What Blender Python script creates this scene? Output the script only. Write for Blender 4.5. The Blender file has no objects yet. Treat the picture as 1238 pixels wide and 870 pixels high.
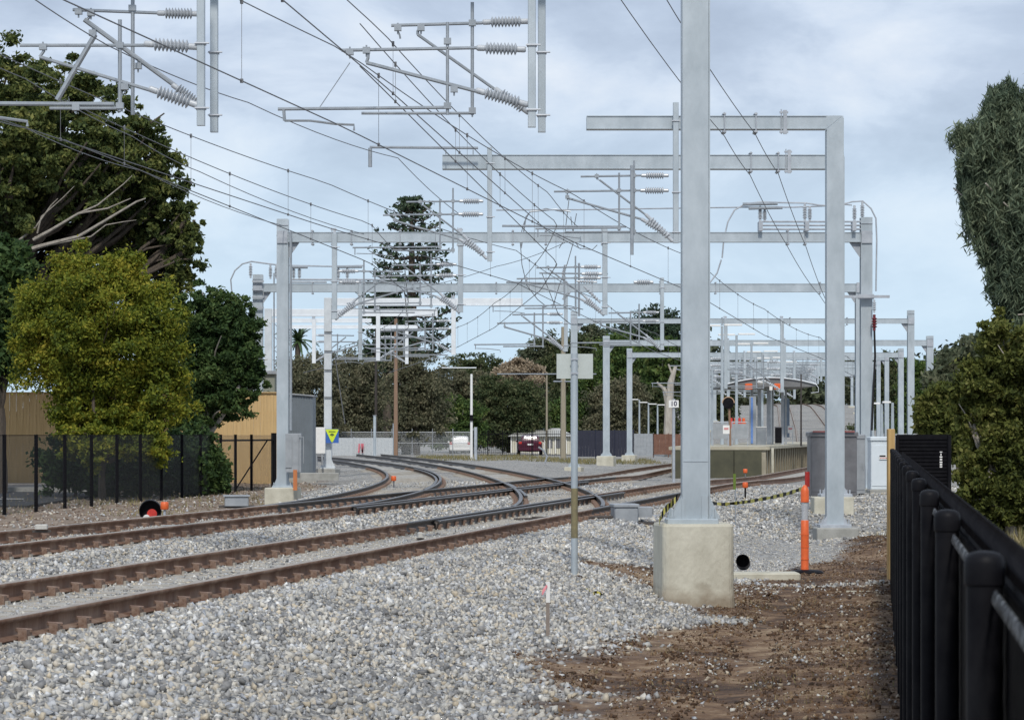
import bpy, bmesh, math, random
import numpy as np
from mathutils import Vector, Matrix

random.seed(7)
rng = np.random.default_rng(11)
scene = bpy.context.scene
col = scene.collection
H = 1.28          # eye height over the rail heads (z = 0)
F = 3500.0        # focal length in reference pixels

def W(px, py, Y):
    """world point seen at reference pixel px,py when it stands Y metres away"""
    return Vector(((px - 619) / F * Y, Y, H - (py - 525) / F * Y))
def sm(a, b, x):
    t = np.clip((x - a) / (b - a), 0, 1)
    return t * t * (3 - 2 * t)

# ------------------------------------------------------------------ materials
MATS = {}
def nodes_mat(name):
    m = bpy.data.materials.new(name); m.use_nodes = True
    nt = m.node_tree
    b = nt.nodes['Principled BSDF']
    return m, nt, b
def N(nt, t, **kw):
    n = nt.nodes.new(t)
    for k, v in kw.items():
        if k.startswith('i_'):
            n.inputs[k[2:].replace('_', ' ')].default_value = v
        else:
            setattr(n, k, v)
    return n
def ramp(nt, stops):
    r = nt.nodes.new('ShaderNodeValToRGB')
    e = r.color_ramp.elements
    while len(e) < len(stops): e.new(0.5)
    for i, (p, c) in enumerate(stops):
        e[i].position = p; e[i].color = (*c, 1) if len(c) == 3 else c
    return r
def mat(name, c1, c2=None, scale=6.0, rough=0.6, metal=0.0, bump=0.0, bscale=None, stretch=None, detail=5, lo=.35, hi=.65):
    if name in MATS: return MATS[name]
    m, nt, b = nodes_mat(name)
    b.inputs['Roughness'].default_value = rough
    b.inputs['Metallic'].default_value = metal
    if c2 is None: c2 = tuple(x * .75 for x in c1)
    tc = N(nt, 'ShaderNodeTexCoord')
    mp = N(nt, 'ShaderNodeMapping')
    if stretch: mp.inputs['Scale'].default_value = stretch
    nt.links.new(tc.outputs['Object'], mp.inputs[0])
    no = N(nt, 'ShaderNodeTexNoise'); no.inputs['Scale'].default_value = scale; no.inputs['Detail'].default_value = detail
    no.inputs['Roughness'].default_value = .65
    nt.links.new(mp.outputs[0], no.inputs['Vector'])
    r = ramp(nt, [(lo, c1), (hi, c2)])
    nt.links.new(no.outputs['Fac'], r.inputs[0])
    nt.links.new(r.outputs[0], b.inputs['Base Color'])
    if bump:
        n2 = N(nt, 'ShaderNodeTexNoise'); n2.inputs['Scale'].default_value = bscale or scale * 4; n2.inputs['Detail'].default_value = 6
        nt.links.new(mp.outputs[0], n2.inputs['Vector'])
        bp = N(nt, 'ShaderNodeBump'); bp.inputs['Strength'].default_value = bump; bp.inputs['Distance'].default_value = .02
        nt.links.new(n2.outputs['Fac'], bp.inputs['Height'])
        nt.links.new(bp.outputs[0], b.inputs['Normal'])
    if name.startswith('black'): b.inputs['Specular IOR Level'].default_value = .08
    MATS[name] = m
    return m
def leafmat(name, cols, trans=.34):
    m, nt, b = nodes_mat(name)
    ge = N(nt, 'ShaderNodeNewGeometry')
    tc = N(nt, 'ShaderNodeTexCoord')
    no = N(nt, 'ShaderNodeTexNoise'); no.inputs['Scale'].default_value = .9; no.inputs['Detail'].default_value = 3
    nt.links.new(tc.outputs['Object'], no.inputs['Vector'])
    ad = N(nt, 'ShaderNodeMath', operation='MULTIPLY_ADD'); ad.inputs[1].default_value = .55; 
    nt.links.new(ge.outputs['Random Per Island'], ad.inputs[0])
    mu = N(nt, 'ShaderNodeMath', operation='MULTIPLY_ADD'); mu.inputs[1].default_value = 1.3; mu.inputs[2].default_value = -.42
    nt.links.new(no.outputs['Fac'], mu.inputs[0]); nt.links.new(mu.outputs[0], ad.inputs[2])
    k = len(cols)
    r = ramp(nt, [(i / (k - 1) * .9 + .05, c) for i, c in enumerate(cols)])
    nt.links.new(ad.outputs[0], r.inputs[0])
    nt.links.new(r.outputs[0], b.inputs['Base Color'])
    b.inputs['Roughness'].default_value = .7; b.inputs['Specular IOR Level'].default_value = .25
    tr = N(nt, 'ShaderNodeBsdfTranslucent'); nt.links.new(r.outputs[0], tr.inputs[0])
    mx = N(nt, 'ShaderNodeMixShader'); mx.inputs[0].default_value = trans
    nt.links.new(b.outputs[0], mx.inputs[1]); nt.links.new(tr.outputs[0], mx.inputs[2])
    out = nt.nodes['Material Output']; nt.links.new(mx.outputs[0], out.inputs[0])
    MATS[name] = m
    return m

GALV = mat('galvanised steel', (.34, .39, .425), (.49, .545, .585), 2.6, .42, .25, .08, 30, (1, 1, .45), 9, .3, .7)
GALVD = mat('weathered galvanised steel', (.32, .35, .39), (.44, .47, .51), 5, .5, .15, .05, 30)
GALVSUN = mat('sun-toned galvanised steel', (.72, .76, .79), (.64, .68, .72), 3, .5, .0)  # sunlight on the branch portal beams, put into the steel colour
STEELW = mat('pale steel tube', (.36, .39, .42), (.28, .31, .34), 8, .4, .4)
CERAM = mat('grey porcelain', (.38, .41, .45), (.48, .51, .54), 20, .3)
CONC = mat('foundation concrete', (.58, .56, .47), (.36, .34, .27), 2.4, .9, 0, .35, 25, None, 8, .3, .75)
CONCG = mat('grey concrete', (.36, .36, .34), (.26, .26, .24), 3, .9, 0, .3, 30)
RUST = mat('rusty rail steel', (.17, .088, .052), (.33, .23, .165), 3.2, .8, .05, .2, 40, (.3, 1, .3), 6, .45, .72)
RAILTOP = mat('dull rail head', (.28, .24, .20), (.38, .335, .29), 14, .55, .1, 0, None, (1, .1, 1))
RAILDK = mat('dark rail steel', (.045, .04, .038), (.085, .07, .06), 9, .6, .2, .2, 40)
RAILDKTOP = mat('dark rail head', (.11, .10, .095), (.19, .18, .17), 14, .4, .5)
SLEEP = mat('concrete sleeper', (.40, .38, .34), (.30, .27, .23), 6, .9, 0, .3, 40)
CLIP = mat('rusty rail clip', (.14, .08, .055), (.24, .17, .13), 30, .8)
WIRE = mat('dull copper wire', (.12, .125, .135), (.16, .165, .175), 10, .55, .3)
CABLE = mat('black cable', (.02, .02, .022), (.03, .03, .03), 10, .5)
BLACK = mat('black powder coat', (.006, .006, .008), (.010, .010, .012), 12, .85, 0, .06, 60)
BLACKM = mat('black post paint', (.005, .005, .007), (.012, .012, .014), 8, .5)
ORANGE = mat('orange plastic', (.72, .13, .03), (.60, .10, .02), 12, .45)
SILVER = mat('reflective silver band', (.55, .56, .58), (.42, .43, .45), 40, .3, .3)
RED = mat('red plastic', (.60, .04, .03), (.45, .03, .02), 12, .4)
WHITE = mat('white paint', (.76, .76, .74), (.68, .68, .67), 6, .5)
WHITEC = mat('pale blue cabinet paint', (.66, .72, .76), (.60, .66, .70), 2, .4)
CABG = mat('grey cabinet steel', (.20, .20, .21), (.145, .145, .155), 3, .38, .3)
CABL = mat('light grey steel', (.36, .38, .40), (.28, .30, .32), 4, .45, .3)
TIMBER = mat('yellow timber', (.50, .34, .14), (.36, .23, .09), 4, .8, 0, .2, 30, (6, 6, .5))
YEL = mat('yellow tape', (.62, .55, .10), (.52, .45, .08), 10, .5)
BLU = mat('blue sign paint', (.05, .14, .45), (.04, .12, .40), 10, .4)
SIGNY = mat('fluorescent yellow sign', (.62, .78, .04), (.58, .72, .04), 10, .4)
DGREEN = mat('dark green lettering', (.10, .16, .04), (.08, .12, .03), 10, .5)
SIGNG = mat('bare sign back', (.50, .54, .52), (.45, .49, .47), 5, .45, .1)
BARK = mat('brown bark', (.10, .08, .06), (.05, .04, .032), 12, .9, 0, .5, 40, (1, 1, .2))
BARKP = mat('pale bark', (.44, .41, .36), (.30, .27, .23), 6, .8, 0, .3, 20, (1, 1, .3))
POLEW = mat('timber pole', (.27, .17, .11), (.20, .13, .09), 6, .85, 0, .2, 20, (4, 4, .3))
POLEG = mat('weathered grey pole', (.33, .29, .22), (.25, .22, .16), 6, .85, 0, .2, 20, (4, 4, .3))
POLED = mat('tarred pole', (.04, .035, .033), (.06, .05, .045), 6, .8)
MOSS = mat('dirty stained steel', (.22, .19, .10), (.15, .13, .08), 10, .8)

def soil_splash(m, z0, z1, colr):
    """dried soil clinging to the foot of a block, with a ragged upper edge"""
    nt = m.node_tree; b = nt.nodes['Principled BSDF']; src = b.inputs['Base Color'].links[0].from_socket
    tc = N(nt, 'ShaderNodeNewGeometry'); sp = N(nt, 'ShaderNodeSeparateXYZ'); nt.links.new(tc.outputs['Position'], sp.inputs[0])
    no = N(nt, 'ShaderNodeTexNoise'); no.inputs['Scale'].default_value = 5; no.inputs['Detail'].default_value = 8; nt.links.new(tc.outputs['Position'], no.inputs['Vector'])
    ad = N(nt, 'ShaderNodeMath', operation='MULTIPLY_ADD'); ad.inputs[1].default_value = .55; nt.links.new(no.outputs['Fac'], ad.inputs[0]); nt.links.new(sp.outputs[2], ad.inputs[2])
    mr = N(nt, 'ShaderNodeMapRange'); mr.inputs[1].default_value = z0 + .27; mr.inputs[2].default_value = z1 + .27; mr.inputs[3].default_value = .8; mr.inputs[4].default_value = 0
    nt.links.new(ad.outputs[0], mr.inputs[0])
    mx = N(nt, 'ShaderNodeMix', data_type='RGBA'); nt.links.new(mr.outputs[0], mx.inputs[0]); nt.links.new(src, mx.inputs[6]); mx.inputs[7].default_value = (*colr, 1)
    nt.links.new(mx.outputs[2], b.inputs['Base Color'])
CONCN = mat('near block concrete', (.58, .56, .47), (.40, .38, .31), 2.2, .9, 0, .5, 22, (1, 1, .6), 9, .3, .72)
soil_splash(CONCN, -.72, -.42, (.20, .15, .10))
# ------------------------------------------------------------------ mesh builder
class MB:
    def __init__(s): s.v = []; s.f = []; s.mi = []
    def add(s, vs, fs, mi=0):
        o = len(s.v); s.v += [tuple(v) for v in vs]
        s.f += [tuple(i + o for i in f) for f in fs]; s.mi += [mi] * len(fs); return s
    def box(s, c, d, rz=0, mi=0, bev=0):
        hx, hy, hz = d[0] / 2, d[1] / 2, d[2] / 2
        cr, sr = math.cos(rz), math.sin(rz)
        b = bev
        if b > 0:
            vs = []
            prof = [(-hx + b, -hy), (hx - b, -hy), (hx, -hy + b), (hx, hy - b), (hx - b, hy), (-hx + b, hy), (-hx, hy - b), (-hx, -hy + b)]
            rings = [(-hz, 1 - 0), (hz - b, 1), (hz, 0)]
            for z, k in [(-hz, 0), (hz - b, 0), (hz, b)]:
                for x, y in prof:
                    x2 = x - math.copysign(k, x) * 1; y2 = y - math.copysign(k, y)
                    vs.append((c[0] + x2 * cr - y2 * sr, c[1] + x2 * sr + y2 * cr, c[2] + z))
            fs = [tuple(range(7, -1, -1)), tuple(range(16, 24))]
            for r in range(2):
                for i in range(8):
                    j = (i + 1) % 8
                    fs.append((r * 8 + i, r * 8 + j, r * 8 + 8 + j, r * 8 + 8 + i))
            return s.add(vs, fs, mi)
        vs = []
        for z in (-hz, hz):
            for x, y in ((-hx, -hy), (hx, -hy), (hx, hy), (-hx, hy)):
                vs.append((c[0] + x * cr - y * sr, c[1] + x * sr + y * cr, c[2] + z))
        return s.add(vs, [(3, 2, 1, 0), (4, 5, 6, 7), (0, 1, 5, 4), (1, 2, 6, 5), (2, 3, 7, 6), (3, 0, 4, 7)], mi)
    def bar(s, a, b, r, r2=None, n=8, mi=0, cap=True):
        a = Vector(a); b = Vector(b); r2 = r if r2 is None else r2
        d = (b - a)
        if d.length < 1e-6: return s
        d.normalize()
        u = d.orthogonal().normalized() if abs(d.z) < .9 else d.cross(Vector((0, 1, 0))).normalized()
        w = d.cross(u)
        vs = []
        for p, q in ((a, r), (b, r2)):
            for i in range(n):
                t = 2 * math.pi * i / n + math.pi / n
                vs.append(p + (u * math.cos(t) + w * math.sin(t)) * q)
        fs = [(i, (i + 1) % n, n + (i + 1) % n, n + i) for i in range(n)]
        if cap: fs += [tuple(range(n - 1, -1, -1)), tuple(range(n, 2 * n))]
        return s.add(vs, fs, mi)
    def tube(s, pts, r, n=6, mi=0):
        pts = [Vector(p) for p in pts]
        rs = r if isinstance(r, (list, tuple)) else [r] * len(pts)
        vs = []; u = None
        for k, p in enumerate(pts):
            d = (pts[min(k + 1, len(pts) - 1)] - pts[max(k - 1, 0)])
            if d.length < 1e-9: d = Vector((0, 0, 1))
            d.normalize()
            if u is None: u = d.orthogonal().normalized()
            u = (u - d * u.dot(d))
            u = u.normalized() if u.length > 1e-6 else d.orthogonal().normalized()
            w = d.cross(u)
            for i in range(n):
                t = 2 * math.pi * i / n
                vs.append(p + (u * math.cos(t) + w * math.sin(t)) * rs[k])
        fs = []
        for k in range(len(pts) - 1):
            for i in range(n):
                j = (i + 1) % n
                fs.append((k * n + i, k * n + j, k * n + n + j, k * n + n + i))
        fs += [tuple(range(n - 1, -1, -1)), tuple(range((len(pts) - 1) * n, len(pts) * n))]
        return s.add(vs, fs, mi)
    def lathe(s, c, prof, n=16, mi=0, axis=None):
        """prof: (radius, height) pairs along axis from point c"""
        c = Vector(c); ax = Vector(axis or (0, 0, 1)).normalized()
        u = ax.orthogonal().normalized(); w = ax.cross(u)
        vs = []
        for r, h in prof:
            for i in range(n):
                t = 2 * math.pi * i / n
                vs.append(c + ax * h + (u * math.cos(t) + w * math.sin(t)) * max(r, 1e-4))
        fs = []
        for k in range(len(prof) - 1):
            for i in range(n):
                j = (i + 1) % n
                fs.append((k * n + i, k * n + j, k * n + n + j, k * n + n + i))
        fs += [tuple(range(n - 1, -1, -1)), tuple(range((len(prof) - 1) * n, len(prof) * n))]
        return s.add(vs, fs, mi)
    def prism(s, poly, y0, y1, mi=0):
        """poly in (x,z), extruded along y"""
        n = len(poly)
        vs = [(x, y0, z) for x, z in poly] + [(x, y1, z) for x, z in poly]
        fs = [tuple(range(n)), tuple(range(2 * n - 1, n - 1, -1))] + [(i, n + i, n + (i + 1) % n, (i + 1) % n) for i in range(n)]
        return s.add(vs, fs, mi)
    def build(s, name, mats, parent=None, smooth=False, loc=None, **tags):
        me = bpy.data.meshes.new(name)
        off = Vector((0, 0, 0))
        if parent is not None: off = base_of(parent)
        elif loc is not None: off = Vector(loc)
        me.from_pydata([(v[0] - off.x, v[1] - off.y, v[2] - off.z) for v in s.v], [], s.f)
        if not isinstance(mats, (list, tuple)): mats = [mats]
        for m in mats: me.materials.append(m)
        if len(mats) > 1: me.polygons.foreach_set('material_index', s.mi)
        bm = bmesh.new(); bm.from_mesh(me); bmesh.ops.recalc_face_normals(bm, faces=bm.faces[:]); bm.to_mesh(me); bm.free()
        if smooth:
            me.shade_smooth()
            try: me.set_sharp_from_angle(angle=math.radians(40))
            except Exception: pass
        o = bpy.data.objects.new(name, me); col.objects.link(o)
        if parent is not None: o.parent = parent
        elif loc is not None: o.location = loc
        for k, v in tags.items(): o[k] = v
        return o
def base_of(o):
    p = Vector((0, 0, 0))
    while o is not None: p = p + Vector(o.location); o = o.parent
    return p
def thing(name, label, cat, loc=(0, 0, 0), group=None):
    o = bpy.data.objects.new(name, None); col.objects.link(o); o.location = loc
    o.empty_display_size = .3
    o['label'] = label; o['category'] = cat
    if group: o['group'] = group
    return o
def tag(o, label, cat, group=None):
    o['label'] = label; o['category'] = cat
    if group: o['group'] = group
    return o
def copy_tree(o, parent=None):
    c = o.copy(); col.objects.link(c); c.parent = parent
    for ch in list(o.children): copy_tree(ch, c)
    return c
def np_mesh(name, verts, faces, mats, parent=None, mi=None, smooth=False, loc=None):
    """verts (n,3), faces (m,k) all of k corners"""
    off = np.array(base_of(parent)) if parent is not None else (np.array(loc) if loc is not None else np.zeros(3))
    me = bpy.data.meshes.new(name)
    v = (verts - off).astype(np.float32)
    m, k = faces.shape
    me.vertices.add(len(v)); me.vertices.foreach_set('co', v.ravel())
    me.loops.add(m * k); me.loops.foreach_set('vertex_index', faces.astype(np.int32).ravel())
    me.polygons.add(m); me.polygons.foreach_set('loop_start', np.arange(0, m * k, k, dtype=np.int32))
    me.polygons.foreach_set('loop_total', np.full(m, k, dtype=np.int32))
    for mm in (mats if isinstance(mats, (list, tuple)) else [mats]): me.materials.append(mm)
    if mi is not None: me.polygons.foreach_set('material_index', mi.astype(np.int32))
    me.update(calc_edges=True)
    if smooth: me.shade_smooth()
    o = bpy.data.objects.new(name, me); col.objects.link(o)
    if parent is not None: o.parent = parent
    elif loc is not None: o.location = loc
    return o

# ------------------------------------------------------------------ alignment of the tracks
def spline(pts):
    ys = np.array([p[0] for p in pts], float); xs = np.array([p[1] for p in pts], float)
    g = np.arange(ys[0], ys[-1] + 1, 1.0)
    v = np.interp(g, ys, xs)
    k = np.exp(-np.linspace(-2, 2, 25) ** 2); k /= k.sum()
    pad = 12
    sl0 = v[1] - v[0]; sl1 = v[-1] - v[-2]
    vp = np.concatenate([v[0] + sl0 * np.arange(-pad, 0), v, v[-1] + sl1 * np.arange(1, pad + 1)])
    v = np.convolve(vp, k, 'valid')
    return lambda Y: np.interp(Y, g, v)
S = .166
_t1 = spline([(-10, -7.73 - 1.66), (150, -7.73 + S * 150), (181, 21.9), (230, 27.5), (300, 33.5), (400, 42), (560, 52)])
_t2 = spline([(-10, -12.33 - 1.66), (84, -12.33 + S * 84), (100, 3.35), (113, 4.5), (130, 6.4), (149, 8.8), (181, 14.2), (230, 22), (300, 28.6), (400, 37.5), (560, 47.5)])
def t1(Y): return _t1(Y)
def t2(Y): return _t2(Y)
def tA(Y):
    Y = np.asarray(Y, float)
    return -12.33 + S * Y - 5.6 * (np.clip(Y - 50, 0, None) / 39.6) ** 1.45
def tB(Y):
    Y = np.asarray(Y, float)
    return -7.73 + S * Y - 5.7 * (np.clip(Y - 51, 0, None) / 32) ** 1.2
def rise(X, Y): return 6.5 * sm(190, 470, Y) * sm(-2, 24, X)
def railz(X, Y):
    """height of the rail heads"""
    X = np.asarray(X, float); Y = np.asarray(Y, float)
    return -.22 * sm(72, 108, Y) * sm(0, 5, X) + rise(X, Y)
def gz(X, Y):
    X = np.asarray(X, float); Y = np.asarray(Y, float)
    rz = railz(X, Y)
    right = -.72 + .52 * sm(56, 67, Y)
    left = -.52 + .30 * sm(84, 110, Y)
    mid = .5 * (t1(Y) + t2(Y))
    fl = np.where(X > mid, right, left) + rz
    z = fl
    for f, y0, y1 in ((t1, -20, 700), (t2, -20, 700), (tA, 42, 190), (tB, 45, 190)):
        d = np.abs(X - f(Y))
        b = -.175 - .215 * np.clip(d - 1.55, 0, None) + rz
        b = np.where((Y > y0) & (Y < y1), b, -9)
        z = np.maximum(z, b)
    # beyond 200 m to the left the ground stays low; near the camera no change
    n = .035 * np.sin(X * 1.7 + Y * .6) * np.sin(Y * .9 - X * .5)
    far = np.clip((np.abs(X - t1(Y)) - 2.2) / 1.5, 0, 1)
    return z + n * far
# ------------------------------------------------------------------ world, sun, camera
SUN_EL, SUN_AZ = math.radians(44), math.radians(179)   # azimuth measured clockwise from +Y: behind the camera's right shoulder
world = bpy.data.worlds.new('World'); scene.world = world; world.use_nodes = True
nt = world.node_tree; bg = nt.nodes['Background']
sky = nt.nodes.new('ShaderNodeTexSky'); sky.sky_type = 'NISHITA'; sky.sun_disc = False
sky.sun_elevation = SUN_EL; sky.sun_rotation = SUN_AZ; sky.air_density = 1.2; sky.dust_density = 1.0
tc = nt.nodes.new('ShaderNodeTexCoord')
mp = nt.nodes.new('ShaderNodeMapping'); mp.inputs['Scale'].default_value = (1.3, 1.3, 2.9); mp.inputs['Location'].default_value = (2.3, .4, .55)
nt.links.new(tc.outputs['Generated'], mp.inputs[0])
n1 = nt.nodes.new('ShaderNodeTexNoise'); n1.inputs['Scale'].default_value = 7.0; n1.inputs['Detail'].default_value = 8; n1.inputs['Roughness'].default_value = .58
n1.inputs['Distortion'].default_value = .3
nt.links.new(mp.outputs[0], n1.inputs['Vector'])
n2 = nt.nodes.new('ShaderNodeTexNoise'); n2.inputs['Scale'].default_value = 3.2; n2.inputs['Detail'].default_value = 5
nt.links.new(mp.outputs[0], n2.inputs['Vector'])
cl = ramp(nt, [(.36, (4.7, 5.6, 7.2)), (.46, (5.6, 6.6, 8.3)), (.54, (6.9, 7.9, 9.5)), (.66, (8.4, 9.1, 10.2))])      # thin grey to bright cloud, in the sky's own units
nt.links.new(n1.outputs['Fac'], cl.inputs[0])
sep = nt.nodes.new('ShaderNodeSeparateXYZ'); nt.links.new(tc.outputs['Generated'], sep.inputs[0])
el = nt.nodes.new('ShaderNodeMapRange'); el.inputs[1].default_value = .0; el.inputs[2].default_value = .12; el.inputs[3].default_value = 0; el.inputs[4].default_value = 1
nt.links.new(sep.outputs[2], el.inputs[0])
low = nt.nodes.new('ShaderNodeMix'); low.data_type = 'RGBA'
low.inputs[6].default_value = (6.6, 8.9, 10.9, 1)      # open pale blue near the horizon
nt.links.new(el.outputs[0], low.inputs[0]); nt.links.new(cl.outputs[0], low.inputs[7])
mx = nt.nodes.new('ShaderNodeMix'); mx.data_type = 'RGBA'; mx.inputs[0].default_value = .9
nt.links.new(sky.outputs[0], mx.inputs[6]); nt.links.new(low.outputs[2], mx.inputs[7])
nt.links.new(mx.outputs[2], bg.inputs[0]); bg.inputs[1].default_value = .092

sd = bpy.data.lights.new('sun', 'SUN'); sd.energy = 2.5; sd.angle = math.radians(5); sd.color = (1, .95, .87)
so = bpy.data.objects.new('sun', sd); col.objects.link(so)
sdir = Vector((math.sin(SUN_AZ) * math.cos(SUN_EL), math.cos(SUN_AZ) * math.cos(SUN_EL), math.sin(SUN_EL)))
so.rotation_euler = sdir.to_track_quat('Z', 'Y').to_euler(); so.location = (10, -10, 30)

cd = bpy.data.cameras.new('camera'); cam = bpy.data.objects.new('camera', cd); col.objects.link(cam)
cam.location = (0, 0, H); cam.rotation_euler = (math.pi / 2, 0, 0)
cd.sensor_width = 36; cd.lens = F / 1238 * 36; cd.shift_y = 90 / 1238; cd.dof.use_dof = True; cd.dof.focus_distance = 48; cd.dof.aperture_fstop = 20; cd.clip_start = .1; cd.clip_end = 6000
scene.camera = cam
scene.view_settings.view_transform = 'Standard'; scene.view_settings.look = 'None'
scene.view_settings.exposure = .08; scene.view_settings.gamma = 1
scene.render.engine = 'CYCLES'
scene.cycles.max_bounces = 5; scene.cycles.transparent_max_bounces = 16
scene.cycles.use_denoising = True

# ------------------------------------------------------------------ ground
def fbm(X, Y, s, seed=0):
    v = 0; a = 1; t = 0
    for o in range(4):
        ph = seed * 3.1 + o * 1.7
        v = v + a * (np.sin(X * s + ph + 1.3 * np.sin(Y * s * .7 + ph)) * np.cos(Y * s * 1.1 - ph + 1.1 * np.sin(X * s * .8)))
        t += a; a *= .55; s *= 2.1
    return v / t
def dirtmask(X, Y):
    d = X - t1(Y)
    edge = 4.0 + .55 * fbm(X, Y, .8, 2) + .35 * fbm(X, Y, 2.3, 5)
    # the dirt runs closer round the tall block
    edge = edge - 1.35 * np.exp(-((Y - 37.5) / 2.4) ** 2) + 1.0 * np.exp(-((Y - 31) / 1.6) ** 2) + 1.1 * sm(25, 18, Y)
    m = sm(edge - .45, edge + .4, d + .35 * fbm(X, Y, 4.5, 7)) * (1 - sm(38.4, 40.0, Y + .12 * (X - 3) + .5 * fbm(X, Y, 2.2, 11)))
    m2 = sm(7.2, 8.0, d + .8 * fbm(X, Y, .9, 4)) * sm(39, 40, Y) * (1 - sm(60, 62, Y)) * 0
    e2 = 5.0 + .35 * fbm(X, Y, .9, 4) + .6 * sm(46, 41, Y) * -1
    m = np.maximum(m, sm(e2, e2 + .3, d) * sm(38, 39.5, Y) * (1 - sm(56, 58, Y)))
    m = np.maximum(m, sm(7.5, 9, d + .5 * fbm(X, Y, .5, 3)) * (1 - sm(190, 220, Y)))
    # left of the branch: bare earth by the fence
    dl = X - np.minimum(tA(Y), t2(Y))
    ml = (1 - sm(-3.6, -2.6, dl + .8 * fbm(X, Y, .7, 1))) * (1 - sm(190, 220, Y))
    return np.maximum(m, ml * .999)
xs = np.unique(np.concatenate([np.linspace(-900, -60, 22), np.arange(-60, -14, 2.0), np.arange(-14, 22, .3), np.arange(22, 60, 1.0), np.linspace(60, 900, 22)]))
ys = np.unique(np.concatenate([np.linspace(-60, 8, 12), np.arange(8, 70, .3), np.arange(70, 200, 1.0), np.arange(200, 560, 6.0), np.linspace(560, 5000, 30)]))
GX, GY = np.meshgrid(xs, ys)
GZ = gz(GX, GY)
GZ += .10 * np.exp(-(((GX - 6.5) / .9) ** 2 + ((GY - 50) / 4) ** 2)) * 2
DM = dirtmask(GX, GY)
def ruts(X, Y):
    d = X - (.163 + .127 * Y)
    return dirtmask(X, Y) * (X > 0) * (.022 * np.sin(X * 1.9 + 1.1 * np.sin(Y * .55)) * np.sin(Y * .9 + X) - .045 * np.exp(-((d + 1.35) / .16) ** 2) - .03 * np.exp(-((d + 2.3) / .2) ** 2)) * (1 - sm(37, 39, Y))
GZ += ruts(GX, GY)
nx, ny = len(xs), len(ys)
idx = np.arange(nx * ny).reshape(ny, nx)
fc = np.stack([idx[:-1, :-1].ravel(), idx[:-1, 1:].ravel(), idx[1:, 1:].ravel(), idx[1:, :-1].ravel()], 1)
gm, nt, b = nodes_mat('ballast and earth')
at = N(nt, 'ShaderNodeAttribute', attribute_name='dirt')
tc = N(nt, 'ShaderNodeTexCoord')
vo = N(nt, 'ShaderNodeTexVoronoi'); vo.inputs['Scale'].default_value = 17; vo.inputs['Randomness'].default_value = 1
nt.links.new(tc.outputs['Object'], vo.inputs['Vector'])
sv = N(nt, 'ShaderNodeSeparateColor'); nt.links.new(vo.outputs['Color'], sv.inputs[0])
BAL = [(.0, (.15, .15, .155)), (.22, (.27, .275, .28)), (.45, (.40, .395, .375)), (.65, (.46, .45, .42)), (.8, (.42, .37, .29)), (1, (.66, .65, .62))]
rb = ramp(nt, BAL); nt.links.new(sv.outputs[0], rb.inputs[0])
nb = N(nt, 'ShaderNodeTexNoise'); nb.inputs['Scale'].default_value = .22; nb.inputs['Detail'].default_value = 4
nt.links.new(tc.outputs['Object'], nb.inputs['Vector'])
dk = N(nt, 'ShaderNodeMath', operation='MULTIPLY_ADD'); dk.inputs[1].default_value = -1.6; dk.inputs[2].default_value = 1.0
nt.links.new(vo.outputs['Distance'], dk.inputs[0])
mb_ = N(nt, 'ShaderNodeMix', data_type='RGBA', blend_type='MULTIPLY'); mb_.inputs[0].default_value = .5
nt.links.new(rb.outputs[0], mb_.inputs[6]); nt.links.new(nb.outputs['Fac'], mb_.inputs[7])
nd = N(nt, 'ShaderNodeTexNoise'); nd.inputs['Scale'].default_value = 2.6; nd.inputs['Detail'].default_value = 12; nd.inputs['Roughness'].default_value = .78
nt.links.new(tc.outputs['Object'], nd.inputs['Vector'])
rd = ramp(nt, [(.34, (.024, .013, .008)), (.46, (.080, .042, .021)), (.55, (.165, .098, .052)), (.66, (.29, .21, .13))])
n9 = N(nt, 'ShaderNodeTexNoise'); n9.inputs['Scale'].default_value = .75; n9.inputs['Detail'].default_value = 3
nt.links.new(tc.outputs['Object'], n9.inputs['Vector'])
m9 = N(nt, 'ShaderNodeMath', operation='MULTIPLY_ADD'); m9.inputs[1].default_value = .55; nt.links.new(n9.outputs['Fac'], m9.inputs[0]); nt.links.new(nd.outputs['Fac'], m9.inputs[2])
s9 = N(nt, 'ShaderNodeMath', operation='SUBTRACT'); s9.inputs[1].default_value = .275; nt.links.new(m9.outputs[0], s9.inputs[0])
nt.links.new(s9.outputs[0], rd.inputs[0])
# the strip of earth left of the tracks is paler and drier
sp = N(nt, 'ShaderNodeSeparateXYZ'); nt.links.new(tc.outputs['Object'], sp.inputs[0])
fx = N(nt, 'ShaderNodeMapRange'); fx.inputs[1].default_value = 0; fx.inputs[2].default_value = -3; fx.inputs[3].default_value = 0; fx.inputs[4].default_value = 1
nt.links.new(sp.outputs[0], fx.inputs[0])
rl = ramp(nt, [(.35, (.12, .085, .06)), (.5, (.20, .15, .11)), (.68, (.34, .29, .23))]); nt.links.new(nd.outputs['Fac'], rl.inputs[0])
ml = N(nt, 'ShaderNodeMix', data_type='RGBA'); nt.links.new(fx.outputs[0], ml.inputs[0]); nt.links.new(rd.outputs[0], ml.inputs[6]); nt.links.new(rl.outputs[0], ml.inputs[7])
mg = N(nt, 'ShaderNodeMix', data_type='RGBA'); nt.links.new(at.outputs['Fac'], mg.inputs[0]); nt.links.new(mb_.outputs[2], mg.inputs[6]); nt.links.new(ml.outputs[2], mg.inputs[7])
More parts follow.
